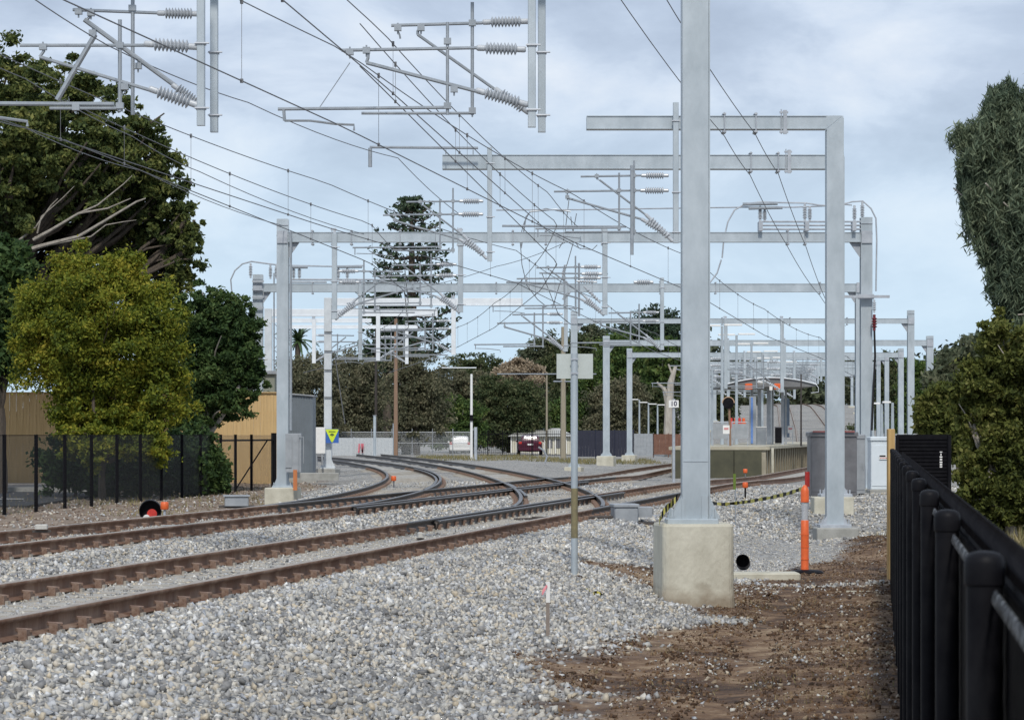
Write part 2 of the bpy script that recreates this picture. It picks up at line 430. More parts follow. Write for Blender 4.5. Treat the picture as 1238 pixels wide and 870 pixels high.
# the dusty bed between the rails
ab = N(nt, 'ShaderNodeAttribute', attribute_name='bed')
nq = N(nt, 'ShaderNodeTexNoise'); nq.inputs['Scale'].default_value = 9; nq.inputs['Detail'].default_value = 6
nt.links.new(tc.outputs['Object'], nq.inputs['Vector'])
rq = ramp(nt, [(.3, (.30, .28, .25)), (.6, (.50, .48, .43))]); nt.links.new(nq.outputs['Fac'], rq.inputs[0])
mq = N(nt, 'ShaderNodeMix', data_type='RGBA'); nt.links.new(ab.outputs['Fac'], mq.inputs[0]); nt.links.new(mg.outputs[2], mq.inputs[6]); nt.links.new(rq.outputs[0], mq.inputs[7])
mg = mq
# far away: rough dry grass
fy = N(nt, 'ShaderNodeMapRange'); fy.inputs[1].default_value = 560; fy.inputs[2].default_value = 700
nt.links.new(sp.outputs[1], fy.inputs[0])
mf = N(nt, 'ShaderNodeMix', data_type='RGBA'); nt.links.new(fy.outputs[0], mf.inputs[0]); nt.links.new(mg.outputs[2], mf.inputs[6]); mf.inputs[7].default_value = (.08, .09, .04, 1)
nt.links.new(mf.outputs[2], b.inputs['Base Color']); b.inputs['Roughness'].default_value = .95
nh = N(nt, 'ShaderNodeTexNoise'); nh.inputs['Scale'].default_value = 14; nh.inputs['Detail'].default_value = 6
nt.links.new(tc.outputs['Object'], nh.inputs['Vector'])
hm = N(nt, 'ShaderNodeMix', data_type='RGBA'); nt.links.new(at.outputs['Fac'], hm.inputs[0]); nt.links.new(dk.outputs[0], hm.inputs[6]); nt.links.new(nh.outputs['Fac'], hm.inputs[7])
bp = N(nt, 'ShaderNodeBump'); bp.inputs['Strength'].default_value = .9; bp.inputs['Distance'].default_value = .03
nt.links.new(hm.outputs[2], bp.inputs['Height']); nt.links.new(bp.outputs[0], b.inputs['Normal'])
ground = np_mesh('ground', np.stack([GX.ravel(), GY.ravel(), GZ.ravel()], 1), fc, gm, smooth=True)
ground['kind'] = 'structure'
BM = np.zeros_like(GX)
for f, a0_, a1_ in ((t1, -20, 150), (t2, -20, 150), (tA, 62, 190), (tB, 62, 190)):
    BM = np.maximum(BM, (1 - sm(.62, .95, np.abs(GX - f(GY)))) * ((GY > a0_) & (GY < a1_)) * .8)
ab_ = ground.data.attributes.new('bed', 'FLOAT', 'POINT'); ab_.data.foreach_set('value', BM.ravel().astype(np.float32))
a_ = ground.data.attributes.new('dirt', 'FLOAT', 'POINT'); a_.data.foreach_set('value', DM.ravel().astype(np.float32))

# ------------------------------------------------------------------ loose stones
def gheight(X, Y): return gz(X, Y) + ruts(X, Y) + .2 * np.exp(-(((X - 6.5) / .9) ** 2 + ((Y - 50) / 4) ** 2))
def stonemat(name, stops, rough=.85):
    m, nt, b = nodes_mat(name)
    ge = N(nt, 'ShaderNodeNewGeometry'); r = ramp(nt, stops)
    nt.links.new(ge.outputs['Random Per Island'], r.inputs[0])
    tc = N(nt, 'ShaderNodeTexCoord'); no = N(nt, 'ShaderNodeTexNoise'); no.inputs['Scale'].default_value = 45; no.inputs['Detail'].default_value = 3
    nt.links.new(tc.outputs['Object'], no.inputs['Vector'])
    n3 = N(nt, 'ShaderNodeTexNoise'); n3.inputs['Scale'].default_value = .55; n3.inputs['Detail'].default_value = 3
    nt.links.new(tc.outputs['Object'], n3.inputs['Vector'])
    mm = N(nt, 'ShaderNodeMath', operation='ADD'); nt.links.new(no.outputs['Fac'], mm.inputs[0]); nt.links.new(n3.outputs['Fac'], mm.inputs[1])
    mr = N(nt, 'ShaderNodeMapRange'); mr.inputs[1].default_value = .6; mr.inputs[2].default_value = 1.4; mr.inputs[3].default_value = .62; mr.inputs[4].default_value = 1.22
    nt.links.new(mm.outputs[0], mr.inputs[0])
    vm = N(nt, 'ShaderNodeVectorMath', operation='SCALE'); nt.links.new(r.outputs[0], vm.inputs[0]); nt.links.new(mr.outputs[0], vm.inputs['Scale'])
    nt.links.new(vm.outputs[0], b.inputs['Base Color']); b.inputs['Roughness'].default_value = rough
    return m
def scatter(name, X, Y, size, material, sink=.25, flat=.6, lift=0.0):
    n = len(X)
    base = np.array([[-1, -1, -1], [1, -1, -1], [1, 1, -1], [-1, 1, -1], [-1, -1, 1], [1, -1, 1], [1, 1, 1], [-1, 1, 1]], float)
    v = np.repeat(base[None], n, 0)
    v *= rng.uniform(.35, 1.0, (n, 8, 1)) * rng.uniform(.65, 1.15, (n, 8, 3))
    sc = np.stack([size * rng.uniform(.6, 1.25, n), size * rng.uniform(.5, 1.0, n), size * rng.uniform(.4, .9, n) * flat / .6], 1) * .5
    v *= sc[:, None, :]
    q = rng.normal(size=(n, 4)); q /= np.linalg.norm(q, axis=1)[:, None]
    w, x, y, z = q.T
    R = np.stack([1 - 2 * (y * y + z * z), 2 * (x * y - z * w), 2 * (x * z + y * w), 2 * (x * y + z * w), 1 - 2 * (x * x + z * z), 2 * (y * z - x * w), 2 * (x * z - y * w), 2 * (y * z + x * w), 1 - 2 * (x * x + y * y)], 1).reshape(n, 3, 3)
    v = np.einsum('nij,nkj->nki', R, v)
    Z = gheight(X, Y) + size * sink * rng.uniform(-.3, 1.0, n) + lift
    v += np.stack([X, Y, Z], 1)[:, None, :]
    f = np.array([[3, 2, 1, 0], [4, 5, 6, 7], [0, 1, 5, 4], [1, 2, 6, 5], [2, 3, 7, 6], [3, 0, 4, 7]])
    fa = (f[None] + 8 * np.arange(n)[:, None, None]).reshape(-1, 4)
    o = np_mesh(name, v.reshape(-1, 3), fa, material)
    o['kind'] = 'stuff'
    return o
def sample(n, y0, y1, margin=.6):
    """points inside the camera's widened wedge of ground, even per square metre"""
    Y = np.sqrt(rng.uniform(y0 ** 2, y1 ** 2, n)); X = (rng.uniform(-.5, .5, n)) * (.354 * Y * 1.12 + margin * 2)
    return X, Y
def inbed(X, Y):
    """true between two rails of a track"""
    r = np.zeros(len(X), bool)
    for f, a, b_ in ((t1, -20, 700), (t2, -20, 700), (tA, 50, 190), (tB, 52, 190)):
        r |= (np.abs(X - f(Y)) < .98) & (Y > a) & (Y < b_)
    return r
BALLM = stonemat('crushed ballast stone', [(0, (.16, .16, .16)), (.2, (.285, .285, .285)), (.42, (.425, .42, .395)), (.6, (.55, .525, .47)), (.74, (.50, .43, .32)), (.84, (.34, .36, .39)), (.93, (.52, .53, .54)), (1, (.74, .73, .69))])
X1, Y1 = sample(175000, 13.5, 46)
dm = dirtmask(X1, Y1); bed = inbed(X1, Y1)
keep = (rng.uniform(0, 1, len(X1)) > dm * 1.02) & ~(bed & (rng.uniform(0, 1, len(X1)) < .72))
X1, Y1, bed1 = X1[keep], Y1[keep], bed[keep]
scatter('ballast_stones', X1, Y1, np.where(bed1, .034, .053) * np.where((Y1 > 41) & (X1 - t1(Y1) > 2.9), .55, 1) * rng.uniform(.5, 1.55, len(X1)), BALLM)
X2, Y2 = sample(105000, 44, 88)
dm = dirtmask(X2, Y2); bed = inbed(X2, Y2)
keep = (rng.uniform(0, 1, len(X2)) > dm * .97) & ~(bed & (rng.uniform(0, 1, len(X2)) < .7))
X2, Y2, bed1 = X2[keep], Y2[keep], bed[keep]
scatter('ballast_stones', X2, Y2, np.where(bed1, .045, .075) * np.where((Y2 < 52) & (X2 - t1(Y2) > 3.2), .45, 1) * rng.uniform(.7, 1.3, len(X2)), BALLM)
SOILM = stonemat('earth clods', [(0, (.03, .016, .008)), (.4, (.085, .045, .022)), (.75, (.15, .09, .048)), (.92, (.23, .165, .10)), (1, (.40, .35, .28))], .95)
X3, Y3 = sample(260000, 16, 58)
k3 = (dirtmask(X3, Y3) > .4) & (X3 > 0)
X3, Y3 = X3[k3], Y3[k3]
s3 = .012 + .05 * rng.random(len(X3)) ** 6
scatter('earth_clods', X3, Y3, s3, SOILM, .1)
# chips of pale stone strewn on the earth, in loose drifts
X4, Y4 = sample(60000, 16, 40)
dr = fbm(X4, Y4, 1.3, 8) + .5 * fbm(X4, Y4, 3.1, 9)
k4 = (dirtmask(X4, Y4) > .5) & (X4 > 0) & (rng.random(len(X4)) < np.clip(dr * .9 + .02, .03, .6))
scatter('strewn_stone_chips', X4[k4], Y4[k4], .012 + .04 * rng.random(k4.sum()) ** 2.5, BALLM, .3)
DRYM = stonemat('dry rubble', [(0, (.10, .07, .05)), (.4, (.22, .16, .12)), (.75, (.36, .29, .23)), (1, (.62, .58, .52))], .95)
X5 = rng.uniform(-15, 0, 9000); Y5 = rng.uniform(55, 100, 9000)
k5 = (dirtmask(X5, Y5) > .4)
scatter('dry_rubble', X5[k5], Y5[k5], .06 * rng.uniform(.4, 1.6, k5.sum()), DRYM, .2)

# ------------------------------------------------------------------ railway tracks
RP = [(-.075, -.18), (.075, -.18), (.075, -.168), (.012, -.145), (.012, -.048), (.036, -.038), (.036, -.006), (.026, 0), (-.026, 0), (-.036, -.006), (-.036, -.038), (-.012, -.048), (-.012, -.145), (-.075, -.168)]
RP = [(a, h * .9) for a, h in RP]
def rail_mesh(f, off, y0, y1, name, mats, parent, step=1.0, dz=0.0, dark=None):
    Ys = np.arange(y0, y1 + .01, step)
    V = []; k = len(RP)
    for Y in Ys:
        t = Vector((float(f(Y + .5) - f(Y - .5)), 1, 0)).normalized(); n = Vector((t.y, -t.x, 0))
        c = Vector((float(f(Y)), Y, 0))
        z = float(railz(c.x, Y)) + dz
        for a, h in RP:
            p = c + n * (off + a); V.append((p.x, p.y, z + h))
    V = np.array(V)
    F_, MI = [], []
    NV = len(Ys)
    for i in range(len(Ys) - 1):
        for j in range(k):
            j2 = (j + 1) % k
            F_.append((i * k + j, i * k + j2, (i + 1) * k + j2, (i + 1) * k + j)); MI.append((1 if j in (6, 7, 8) else 0) + (2 if dark and dark[0] <= Ys[i] < dark[1] else 0))
    e = (NV - 1) * k
    for a in (0, e):   # close the ends: foot, web, head
        for q4 in ((0, 1, 2, 13), (2, 3, 12, 13), (3, 4, 11, 12), (4, 5, 10, 11), (5, 6, 9, 10), (6, 7, 8, 9)):
            F_.append(tuple(a + i for i in q4)); MI.append(0)
    return np_mesh(name, V, np.array(F_)[:, ::-1], mats, parent, np.array(MI))
sl = MB()
sl.box((0, 0, -.222), (2.5, .24, .11), mi=0)
for s_ in (-.8, .8):
    for q in (-1, 1):
        sl.box((s_ + q * .112, 0, -.130), (.065, .12, .08), 0, mi=1)
        sl.bar((s_ + q * .06, -.04, -.090), (s_ + q * .15, .03, -.100), .016, n=5, mi=1)
        sl.box((s_ + q * .155, .0, -.155), (.03, .07, .04), 0, mi=0)
SLEEPER = sl.build('sleeper', [SLEEP, CLIP])
SL_ME = SLEEPER.data; bpy.data.objects.remove(SLEEPER)
def track(f, y0, y1, sy0, label, mats, step=1.0, dark=None):
    t = thing('railway_track', label, 'railway track', (float(f(y0)), y0, float(railz(f(y0), y0)) - .2), 'railway tracks')
    b0 = base_of(t)
    for off in (-.8, .8): rail_mesh(f, off, y0, y1, 'rail', mats + [RAILDK, RAILDKTOP], t, step, dark=(dark[0] - off * dark[2], dark[1] - off * dark[2]) if dark else None)
    Y = sy0; n = 0; rest = []
    while Y < min(y1, sy0 + 150):
        ang = math.atan2(float(f(Y + .5) - f(Y - .5)), 1)
        x = float(f(Y)); z = float(railz(x, Y))
        if n < 100:
            o = bpy.data.objects.new('sleeper', SL_ME); col.objects.link(o); o.parent = t
            o.location = (x - b0.x, Y - b0.y, z - b0.z); o.rotation_euler = (0, 0, -ang)
        n += 1
        Y += .68 * math.cos(ang)
    return t
track(t1, 4, 560, 18.5, 'rusty main track nearest the camera, running past the tall concrete block', [RUST, RAILTOP], dark=(45.5, 64, -4.4))
track(t2, 4, 560, 31, 'rusty main track beside the left bank, second from the camera', [RUST, RAILTOP], dark=(52, 92, 1))
track(tA, 50, 190, 51, 'dark curved branch track swinging into the second main track by the left mast', [RAILDK, RAILDKTOP])
track(tB, 52, 190, 53, 'dark curved branch track cutting across to the nearest main track', [RAILDK, RAILDKTOP])
# dark switch blades laid inside the main tracks where the branches join, each a thing of its own
def blade(f, off, y0, y1, o0, o1, label):
    g = lambda Y: f(Y) + off + (o0 + (o1 - o0) * ((Y - y0) / (y1 - y0)))
    o = rail_mesh(g, 0, y0, y1, 'switch_blade', [RAILDK, RAILDKTOP], None, 1.0, -.03)
    tag(o, label, 'rail', 'switch blades and check rails at the junction')
blade(t1, -.8, 44, 66, .08, .12, 'dark switch blade inside the far rail of the nearest track')
blade(t2, .8, 52, 82, .08, .12, 'dark check rail inside the near rail of the second track')
blade(t2, -.8, 48, 76, -.09, -.11, 'dark check rail beyond the far rail of the second track')
blade(tA, .8, 70, 112, -.12, -.12, 'check rail doubled inside the right rail of the curved left branch')
blade(tB, -.8, 62, 80, .12, .12, 'short check rail bowed inside the crossing of the right branch')
# ------------------------------------------------------------------ overhead line structures
def insulator(p0, p1, parent, r=.075, n=8, name='insulator', seg=14):
    """ribbed porcelain insulator with metal end fittings"""
    p0 = Vector(p0); p1 = Vector(p1); L = (p1 - p0).length
    prof = [(r * .35, 0), (r * .5, .03 * L), (r * .5, .16 * L), (r * .42, .17 * L)]
    a, b = .18 * L, .82 * L
    st = (b - a) / n
    for i in range(n):
        z = a + i * st
        prof += [(r * .42, z), (r * (1.0), z + st * .40), (r * (1.0), z + st * .52), (r * .42, z + st)]
    prof += [(r * .5, .83 * L), (r * .5, .97 * L), (r * .35, L)]
    return MB().lathe(p0, prof, seg, axis=(p1 - p0)).build(name, CERAM, parent)
def clampm(mb, p, r=.035, d=.10):
    p = Vector(p); mb.box(p, (d, d * .9, r * 2.2)); mb.bar(p + Vector((0, 0, -d * .9)), p + Vector((0, 0, d * .7)), r * .35, n=6)
def foundation(parent, x, y, ztop, zbot, w, mat_=None, rz=-.2, name='foundation'):
    m = MB().box((x, y, (ztop + zbot) / 2), (w, w, ztop - zbot), rz, bev=w * .03)
    m.build(name, mat_ or CONC, parent)
def mast(parent, x, y, zb, zt, w, material=None, collar=True):
    mt = material or GALV
    m = MB()
    # H section turned with its flange to the line
    m.box((x, y - w / 2 + .012, (zb + zt) / 2), (w, .024, zt - zb))
    m.box((x, y + w / 2 - .012, (zb + zt) / 2), (w, .024, zt - zb))
    m.box((x + w / 2 - .05, y, (zb + zt) / 2), (.016, w - .05, zt - zb - .006)); m.box((x - w / 2 + .05, y, (zb + zt) / 2), (.016, w - .05, zt - zb - .006))
    o = m.build('mast', mt, parent)
    b = MB().box((x, y, zb + .02), (w * 1.75, w * 1.75, .04), bev=.006)
    for sx in (-1, 1):
        for sy in (-1, 1):
            b.bar((x + sx * w * .72, y + sy * w * .72, zb - .02), (x + sx * w * .72, y + sy * w * .72, zb + .13), .016, n=6)
            b.bar((x + sx * w * .72, y + sy * w * .72, zb + .04), (x + sx * w * .72, y + sy * w * .72, zb + .07), .032, n=6)
    for sx in (-1, 1):   # gussets
        b.add([(x + sx * w * .5, y - w * .5, zb + .04), (x + sx * w * .76, y - w * .5, zb + .04), (x + sx * w * .5, y - w * .5, zb + .24),
               (x + sx * w * .5, y - w * .42, zb + .04), (x + sx * w * .76, y - w * .42, zb + .04), (x + sx * w * .5, y - w * .42, zb + .24)],
              [(0, 1, 2), (5, 4, 3), (0, 3, 4, 1), (1, 4, 5, 2), (2, 5, 3, 0)])
    b.build('base_plate', GALV if material is None else mt, parent)
    if collar:
        c = MB()
        for dz in (.16, .42): c.box((x, y - w / 2 - .012, zt - dz), (w + .008, .02, .018))
        c.build('collar', GALVD, parent)
    return o
def beam(parent, x0, x1, y, z, h, d=.25, material=None):
    m = MB()
    m.box(((x0 + x1) / 2, y, z), (x1 - x0, d, h - .03))
    m.box(((x0 + x1) / 2, y - .003, z + h / 2 - .009), (x1 - x0, d + .03, .018)); m.box(((x0 + x1) / 2, y - .003, z - h / 2 + .009), (x1 - x0, d + .03, .018))
    return m.build('beam', material or GALV, parent)
def ubolts(parent, xs_, y, z, h, d=.25, drop=.0):
    for x in xs_:
        m = MB()
        m.bar((x, y - d / 2 - .03, z - h / 2 - .08 - drop), (x, y - d / 2 - .03, z + h / 2 + .06), .013, n=6)
        m.bar((x + .0, y + d / 2 + .03, z - h / 2 - .08), (x, y + d / 2 + .03, z + h / 2 + .06), .013, n=6)
        m.box((x, y, z - h / 2 - .05), (.07, d + .1, .03)); m.box((x, y, z + h / 2 + .035), (.06, d + .1, .025))
        m.build('beam_clamp', GALVD, parent)
def droptube(parent, x, y, z0, z1, w=.092, material=None, bolt=True):
    m = MB().box((x, y, (z0 + z1) / 2), (w, w, z1 - z0), bev=.008)
    o = m.build('drop_tube', material or GALV, parent)
    if bolt:
        for z in (z0 + .20, z0 + .95, z1 - .35):
            c = MB()
            c.bar((x - w * .75, y - w * .62, z), (x + w * 1.1, y - w * .62, z), .011, n=6)
            c.box((x, y - w * .56, z), (w * 1.12, .012, .03)); c.box((x, y + w * .58, z), (w * 1.12, .012, .03)); c.box((x + w * .56, y, z), (.012, w * 1.2, .03)); c.box((x - w * .56, y, z), (.012, w * 1.2, .03))
            c.build('clamp', GALVD, o)
    return o
def beamclip(parent, x, y, z, h):
    m = MB()
    m.box((x, y - .17, z), (.07, .05, h + .20))
    m.box((x - .02, y - .15, z + h / 2 + .06), (.16, .06, .035)); m.box((x - .02, y - .15, z - h / 2 - .06), (.16, .06, .035))
    m.bar((x - .07, y - .16, z - h / 2 - .1), (x - .07, y - .16, z + h / 2 + .12), .012, n=6)
    m.build('hanger_bracket', GALVD, parent)
def canti(parent, X, Y, zb, reach=2.9, sgn=-1, k=1.0, dr=.020, n_ins=8, detail=True, yoff=0.0, low=True):
    """swinging cantilever hung from a drop tube at X; zb = foot of the tube; reaches out by sgn"""
    Y = Y + yoff
    P = lambda u, z: Vector((X + sgn * u * k, Y, zb + z * k))
    r = dr
    m = MB()
    m.bar(P(.60, 1.22), P(1.75, 1.20), r)                 # top tube
    m.bar(P(.62, .94), P(2.25, .92), r)                   # second tube
    m.bar(P(.60, .40), P(2.0, .80), r * 1.1)              # strut
    m.bar(P(.50, .46), P(1.40, 1.14), r)                  # second strut
    m.bar(P(.75, .14), P(.75, 1.5), r); m.bar(P(1.03, .15), P(1.03, 1.27), r)
    m.bar(P(1.0, .24), P(reach, .225), r * .9); m.bar(P(.75, .17), P(2.05, .165), r * .9)
    if detail:
        for u, z in ((.75, 1.22), (.75, .94), (.75, .17), (1.03, .24), (1.03, .94), (2.0, .92), (1.45, 1.21), (2.0, .82)): clampm(m, P(u, z), .03, .075)
        m.bar(P(2.0, .80), P(2.0, .92), r * .6); m.bar(P(1.42, 1.13), P(1.44, 1.21), r * .6)
    # steady arm
    m.bar(P(reach - .05, .225), P(reach - .05, .07), r * .6); m.tube([P(reach - .08, .10), P(reach - .45, .09), P(reach - .85, .045), P(reach - .86, -.03)], r * .45, 6)
    o = m.build('cantilever', STEELW, parent)
    insulator(P(.10, 1.22), P(.62, 1.22), o, .068 * k, n_ins)
    insulator(P(.10, .94), P(.64, .94), o, .068 * k, n_ins)
    insulator(P(.08, .10), P(.62, .41), o, .068 * k, n_ins)
    if detail: insulator(P(.02, -.02), P(.54, .50), o, .068 * k, n_ins)
    return o
def pcanti(parent, Y, tubes, ins, clamps=(), extra=()):
    """a cantilever laid out piece by piece in its own plane, at its own distance Y"""
    m = MB()
    for a, b_, r in tubes: m.bar(W(*a, Y), W(*b_, Y), r)
    for c in clamps: clampm(m, W(*c, Y), .032, .085)
    for pts, r in extra: m.tube([W(*p, Y) for p in pts], r, 6)
    o = m.build('cantilever', STEELW, parent)
    for a, b_, r, n in ins: insulator(W(*a, Y), W(*b_, Y), o, r, n, seg=18)
    return o

G_ = 'overhead line portals'
# 1: the nearest portal, its leg on the tall block
Y1_ = 34.0; mx_ = W(840, 0, Y1_).x; zb = W(0, 632, Y1_).z
p = thing('overhead_portal', 'nearest galvanised portal, its leg standing on the tall concrete block in the earth', 'overhead portal', (mx_, Y1_, -.7), G_)
m = MB(); w_ = .315; zt = 7.35
m.box((mx_, Y1_, (zb + zt) / 2), (w_, w_, zt - zb), bev=.008)
m.box((mx_ + w_ / 2 + .006, Y1_ - w_ / 2 + .012, (zb + zt) / 2), (.012, .03, zt - zb))
o = m.build('mast', GALV, p)
MB().box((mx_, Y1_ - w_ / 2 - .004, W(0, 557, Y1_).z), (w_ - .03, .006, .012)).build('weld_seam', GALV, o)
b = MB().box((mx_ - .04, Y1_, zb + .028), (.60, .60, .055), bev=.008)
for sx in (-1, 1):
    for sy in (-1, 1):
        b.bar((mx_ - .04 + sx * .24, Y1_ + sy * .24, zb), (mx_ - .04 + sx * .24, Y1_ + sy * .24, zb + .17), .018, n=8)
        b.bar((mx_ - .04 + sx * .24, Y1_ + sy * .24, zb + .055), (mx_ - .04 + sx * .24, Y1_ + sy * .24, zb + .09), .036, n=6)
for sx, u in ((-1, .10), (1, .22)):
    xx = mx_ + sx * w_ * .5
    for yy in (-w_ / 2, w_ / 2 - .02):
        b.add([(xx, Y1_ + yy, zb + .055), (xx + sx * .13, Y1_ + yy, zb + .055), (xx, Y1_ + yy, zb + .33), (xx, Y1_ + yy + .016, zb + .055), (xx + sx * .13, Y1_ + yy + .016, zb + .055), (xx, Y1_ + yy + .016, zb + .33)],
              [(0, 1, 2), (5, 4, 3), (0, 3, 4, 1), (1, 4, 5, 2), (2, 5, 3, 0)])
b.box((mx_ + w_ * .33, Y1_ - w_ / 2 - .012, zb + .19), (.07, .02, .27)); b.box((mx_ - w_ * .47, Y1_ - w_ / 2 - .012, zb + .17), (.03, .02, .23))
b.build('base_plate', GALV, p)
# block with slightly rounded, chamfered corners
fx_ = mx_ - .02; m = MB(); prof = []
for i in range(4):
    a0 = math.pi / 2 * i - math.pi * .75 + .10
    for da in (-.09, -.035, .035, .09):
        rr = .545 if abs(da) > .08 else .555
        prof.append((fx_ + math.cos(a0 + da) * rr, Y1_ + math.sin(a0 + da) * rr))
vs = []
for z, k_ in ((-1.15, 1.05), (-.62, 1.03), (-.52, 1.005), (zb - .03, 1.0), (zb, .975)):
    for x_, y_ in prof: vs.append((fx_ + (x_ - fx_) * k_, Y1_ + (y_ - Y1_) * k_, z))
fs = [tuple(range(15, -1, -1)), tuple(range(64, 80))]
for r_ in range(4):
    for i in range(16): fs.append((r_ * 16 + i, r_ * 16 + (i + 1) % 16, r_ * 16 + 16 + (i + 1) % 16, r_ * 16 + 16 + i))
m.add(vs, fs)
fo = m.build('foundation', CONCN, p)
MB().box((W(822, 0, 33.5).x, 33.62, -.22), (.010, .012, .84), 0).build('form_seam', mat('form seam concrete', (.22, .20, .15), (.17, .155, .12), 9, .9), fo)  # dark line of the formwork joint
beam(p, -6.9, mx_ + .16, Y1_, 7.2, .30)
dn = droptube(p, W(643, 0, 33.6).x, 33.6, W(0, 154, 33.6).z, 7.1)
df = droptube(p, W(655, 0, 34.6).x, 34.6, W(0, 160, 34.6).z, 7.1, bolt=True)
T = .020
pcanti(p, 34.6, [((473, 31), (583, 28), T), ((571, 3), (571, 139), T * 1.1), ((505, 42), (598, 108), T), ((437, 137), (570, 137), T * .9)],
       [((583, 27), (640, 26), .068, 9), ((598, 107), (640, 137), .066, 9)], [(571, 28), (571, 134), (509, 34), (481, 34)],
       [([(509, 32), (505, 38), (505, 42)], .02), ([(478, 33), (483, 42), (484, 47)], .012)])
pcanti(p, 33.6, [((413, 61), (578, 58), T), ((541, 27), (541, 139), T), ((443, 76), (578, 111), T * 1.15), ((336, 132), (541, 130), T)],
       [((576, 58), (636, 60), .074, 9), ((575, 109), (639, 127), .074, 10)], [(541, 50), (541, 128), (443, 61), (423, 63), (549, 108)],
       [([(445, 62), (445, 70), (443, 76)], .02), ([(343, 132), (344, 146)], .02), ([(344, 146), (375, 146), (405, 150), (428, 151), (428, 158)], .014),
        ([(385, 132), (423, 76)], .006)])
dl = droptube(p, W(243, 0, 33.6).x, 33.6, W(0, 152, 33.6).z, 7.1)
dl2 = droptube(p, W(259, 0, 34.6).x, 34.6, W(0, 160, 34.6).z, 7.1)
pcanti(p, 34.6, [((88, 12), (192, 16), T), ((160.5, -30), (160.5, 139), T * 1.2), ((102, 24), (212, 104), T * 1.5)],
       [((190, 16), (242, 17), .068, 9), ((208, 102), (243, 128), .068, 8)], [(160, 10), (95, 14), (110, 16), (167, 80), (112, 40)],
       [([(110, 14), (109, 20), (104, 25)], .02)])
pcanti(p, 33.6, [((24, 55), (175, 55), T), ((145, 24), (145, 135), T * 1.2), ((48, 69), (184, 110), T * 1.1), ((-70, 125), (138, 126), T * 1.3), ((60, 131), (146, 131), T), ((115, 42), (69, 121), T * 1.6)],
       [((174, 53), (240, 57), .078, 9), ((180, 107), (240, 128), .078, 9)], [(145, 55), (52, 57), (92, 130), (151, 105), (145, 128)],
       [([(52, 56), (53, 62), (48, 69)], .02), ([(-10, 141), (12, 144), (33, 147), (33, 153)], .018)])
ubolts(p, [W(700, 0, 34).x, W(760, 0, 34).x], Y1_, 7.2, .30)

# 2, 3: the pair of mitred portals on the right
def mitred(Y, x0px, xm, ytop, ybot, zbase_px, blk, label, dt, clampx, clipx, bw=20):
    X = W(xm, 0, Y).x; zb = W(0, zbase_px, Y).z
    w = bw / F * Y; zt = W(0, ytop, Y).z; z0 = W(0, ybot, Y).z; h = zt - z0
    p = thing('overhead_portal', label, 'overhead portal', (X, Y, W(0, blk[2], Y).z), G_)
    m = MB()
    m.add([(X - w / 2, Y - w / 2, zb), (X + w / 2, Y - w / 2, zb), (X + w / 2, Y - w / 2, zt), (X - w / 2, Y - w / 2, z0),
           (X - w / 2, Y + w / 2, zb), (X + w / 2, Y + w / 2, zb), (X + w / 2, Y + w / 2, zt), (X - w / 2, Y + w / 2, z0)],
          [(0, 1, 2, 3), (7, 6, 5, 4), (0, 4, 5, 1), (1, 5, 6, 2), (2, 6, 7, 3), (3, 7, 4, 0)])
    m.box((X + w / 2 + .004, Y - w / 2 + .01, (zb + zt) / 2 - .02), (.008, .03, zt - zb - .05))
    m.build('mast', GALV, p)
    x0 = W(x0px, 0, Y).x; g = .012
    m = MB()
    m.add([(x0, Y - w / 2, z0), (X - w / 2 - g, Y - w / 2, z0), (X + w / 2 - g, Y - w / 2, zt), (x0, Y - w / 2, zt),
           (x0, Y + w / 2, z0), (X - w / 2 - g, Y + w / 2, z0), (X + w / 2 - g, Y + w / 2, zt), (x0, Y + w / 2, zt)],
          [(0, 1, 2, 3), (7, 6, 5, 4), (0, 4, 5, 1), (1, 5, 6, 2), (2, 6, 7, 3), (3, 7, 4, 0)])
    m.box(((x0 + X - w / 2) / 2, Y - w / 2 - .006, z0 + .008), (X - w / 2 - x0 - .02, .03, .02)); m.box(((x0 + X - w / 2) / 2, Y - w / 2 - .006, zt - .008), (X - w / 2 - x0 - .02, .03, .014))
    m.build('beam', GALV, p)
    b = MB().box((X, Y, zb + .03), (w * 1.9, w * 1.9, .06), bev=.008)
    for sx in (-1, 1):
        for yy in (-w / 2, w / 2 - .02):
            xx = X + sx * w * .5
            b.add([(xx, Y + yy, zb + .06), (xx + sx * .09, Y + yy, zb + .06), (xx, Y + yy, zb + .22), (xx, Y + yy + .02, zb + .06), (xx + sx * .09, Y + yy + .02, zb + .06), (xx, Y + yy + .02, zb + .22)],
                  [(0, 1, 2), (5, 4, 3), (0, 3, 4, 1), (1, 4, 5, 2), (2, 5, 3, 0)])
        for sy in (-1, 1): b.bar((X + sx * w * .8, Y + sy * w * .8, zb), (X + sx * w * .8, Y + sy * w * .8, zb + .15), .018, n=6)
    b.build('base_plate', GALVD, p)
    xa, xb = W(blk[0], 0, Y).x, W(blk[1], 0, Y).x; za, zc = W(0, blk[2], Y).z, zb
    MB().box(((xa + xb) / 2, Y, (za + zc) / 2), (xb - xa, .8, zc - za - .002), bev=.02).build('foundation', CONCG if Y < 58 else CONC, p)
    ubolts(p, [W(c, 0, Y).x for c in clampx], Y, (zt + z0) / 2, h, w)
    for c in clipx: beamclip(p, W(c, 0, Y).x, Y - w / 2 + .14, (zt + z0) / 2, h)
    for (x, yb_, yt_) in dt:
        zz0, zz1 = W(0, yb_, Y - .3).z, W(0, yt_, Y - .3).z
        droptube(p, W(x, 0, Y - .3).x, Y - .3, zz0, zz1, .105)
    return p, (zt + z0) / 2, h
p2, zc2, h2 = mitred(54.7, 709, 1008.5, 141, 157, 637, (985, 1036, 662), 'mitred portal on the low grey footing, its beam the higher and shorter of two', [(817, 294, 124)], (875, 913), (948,))
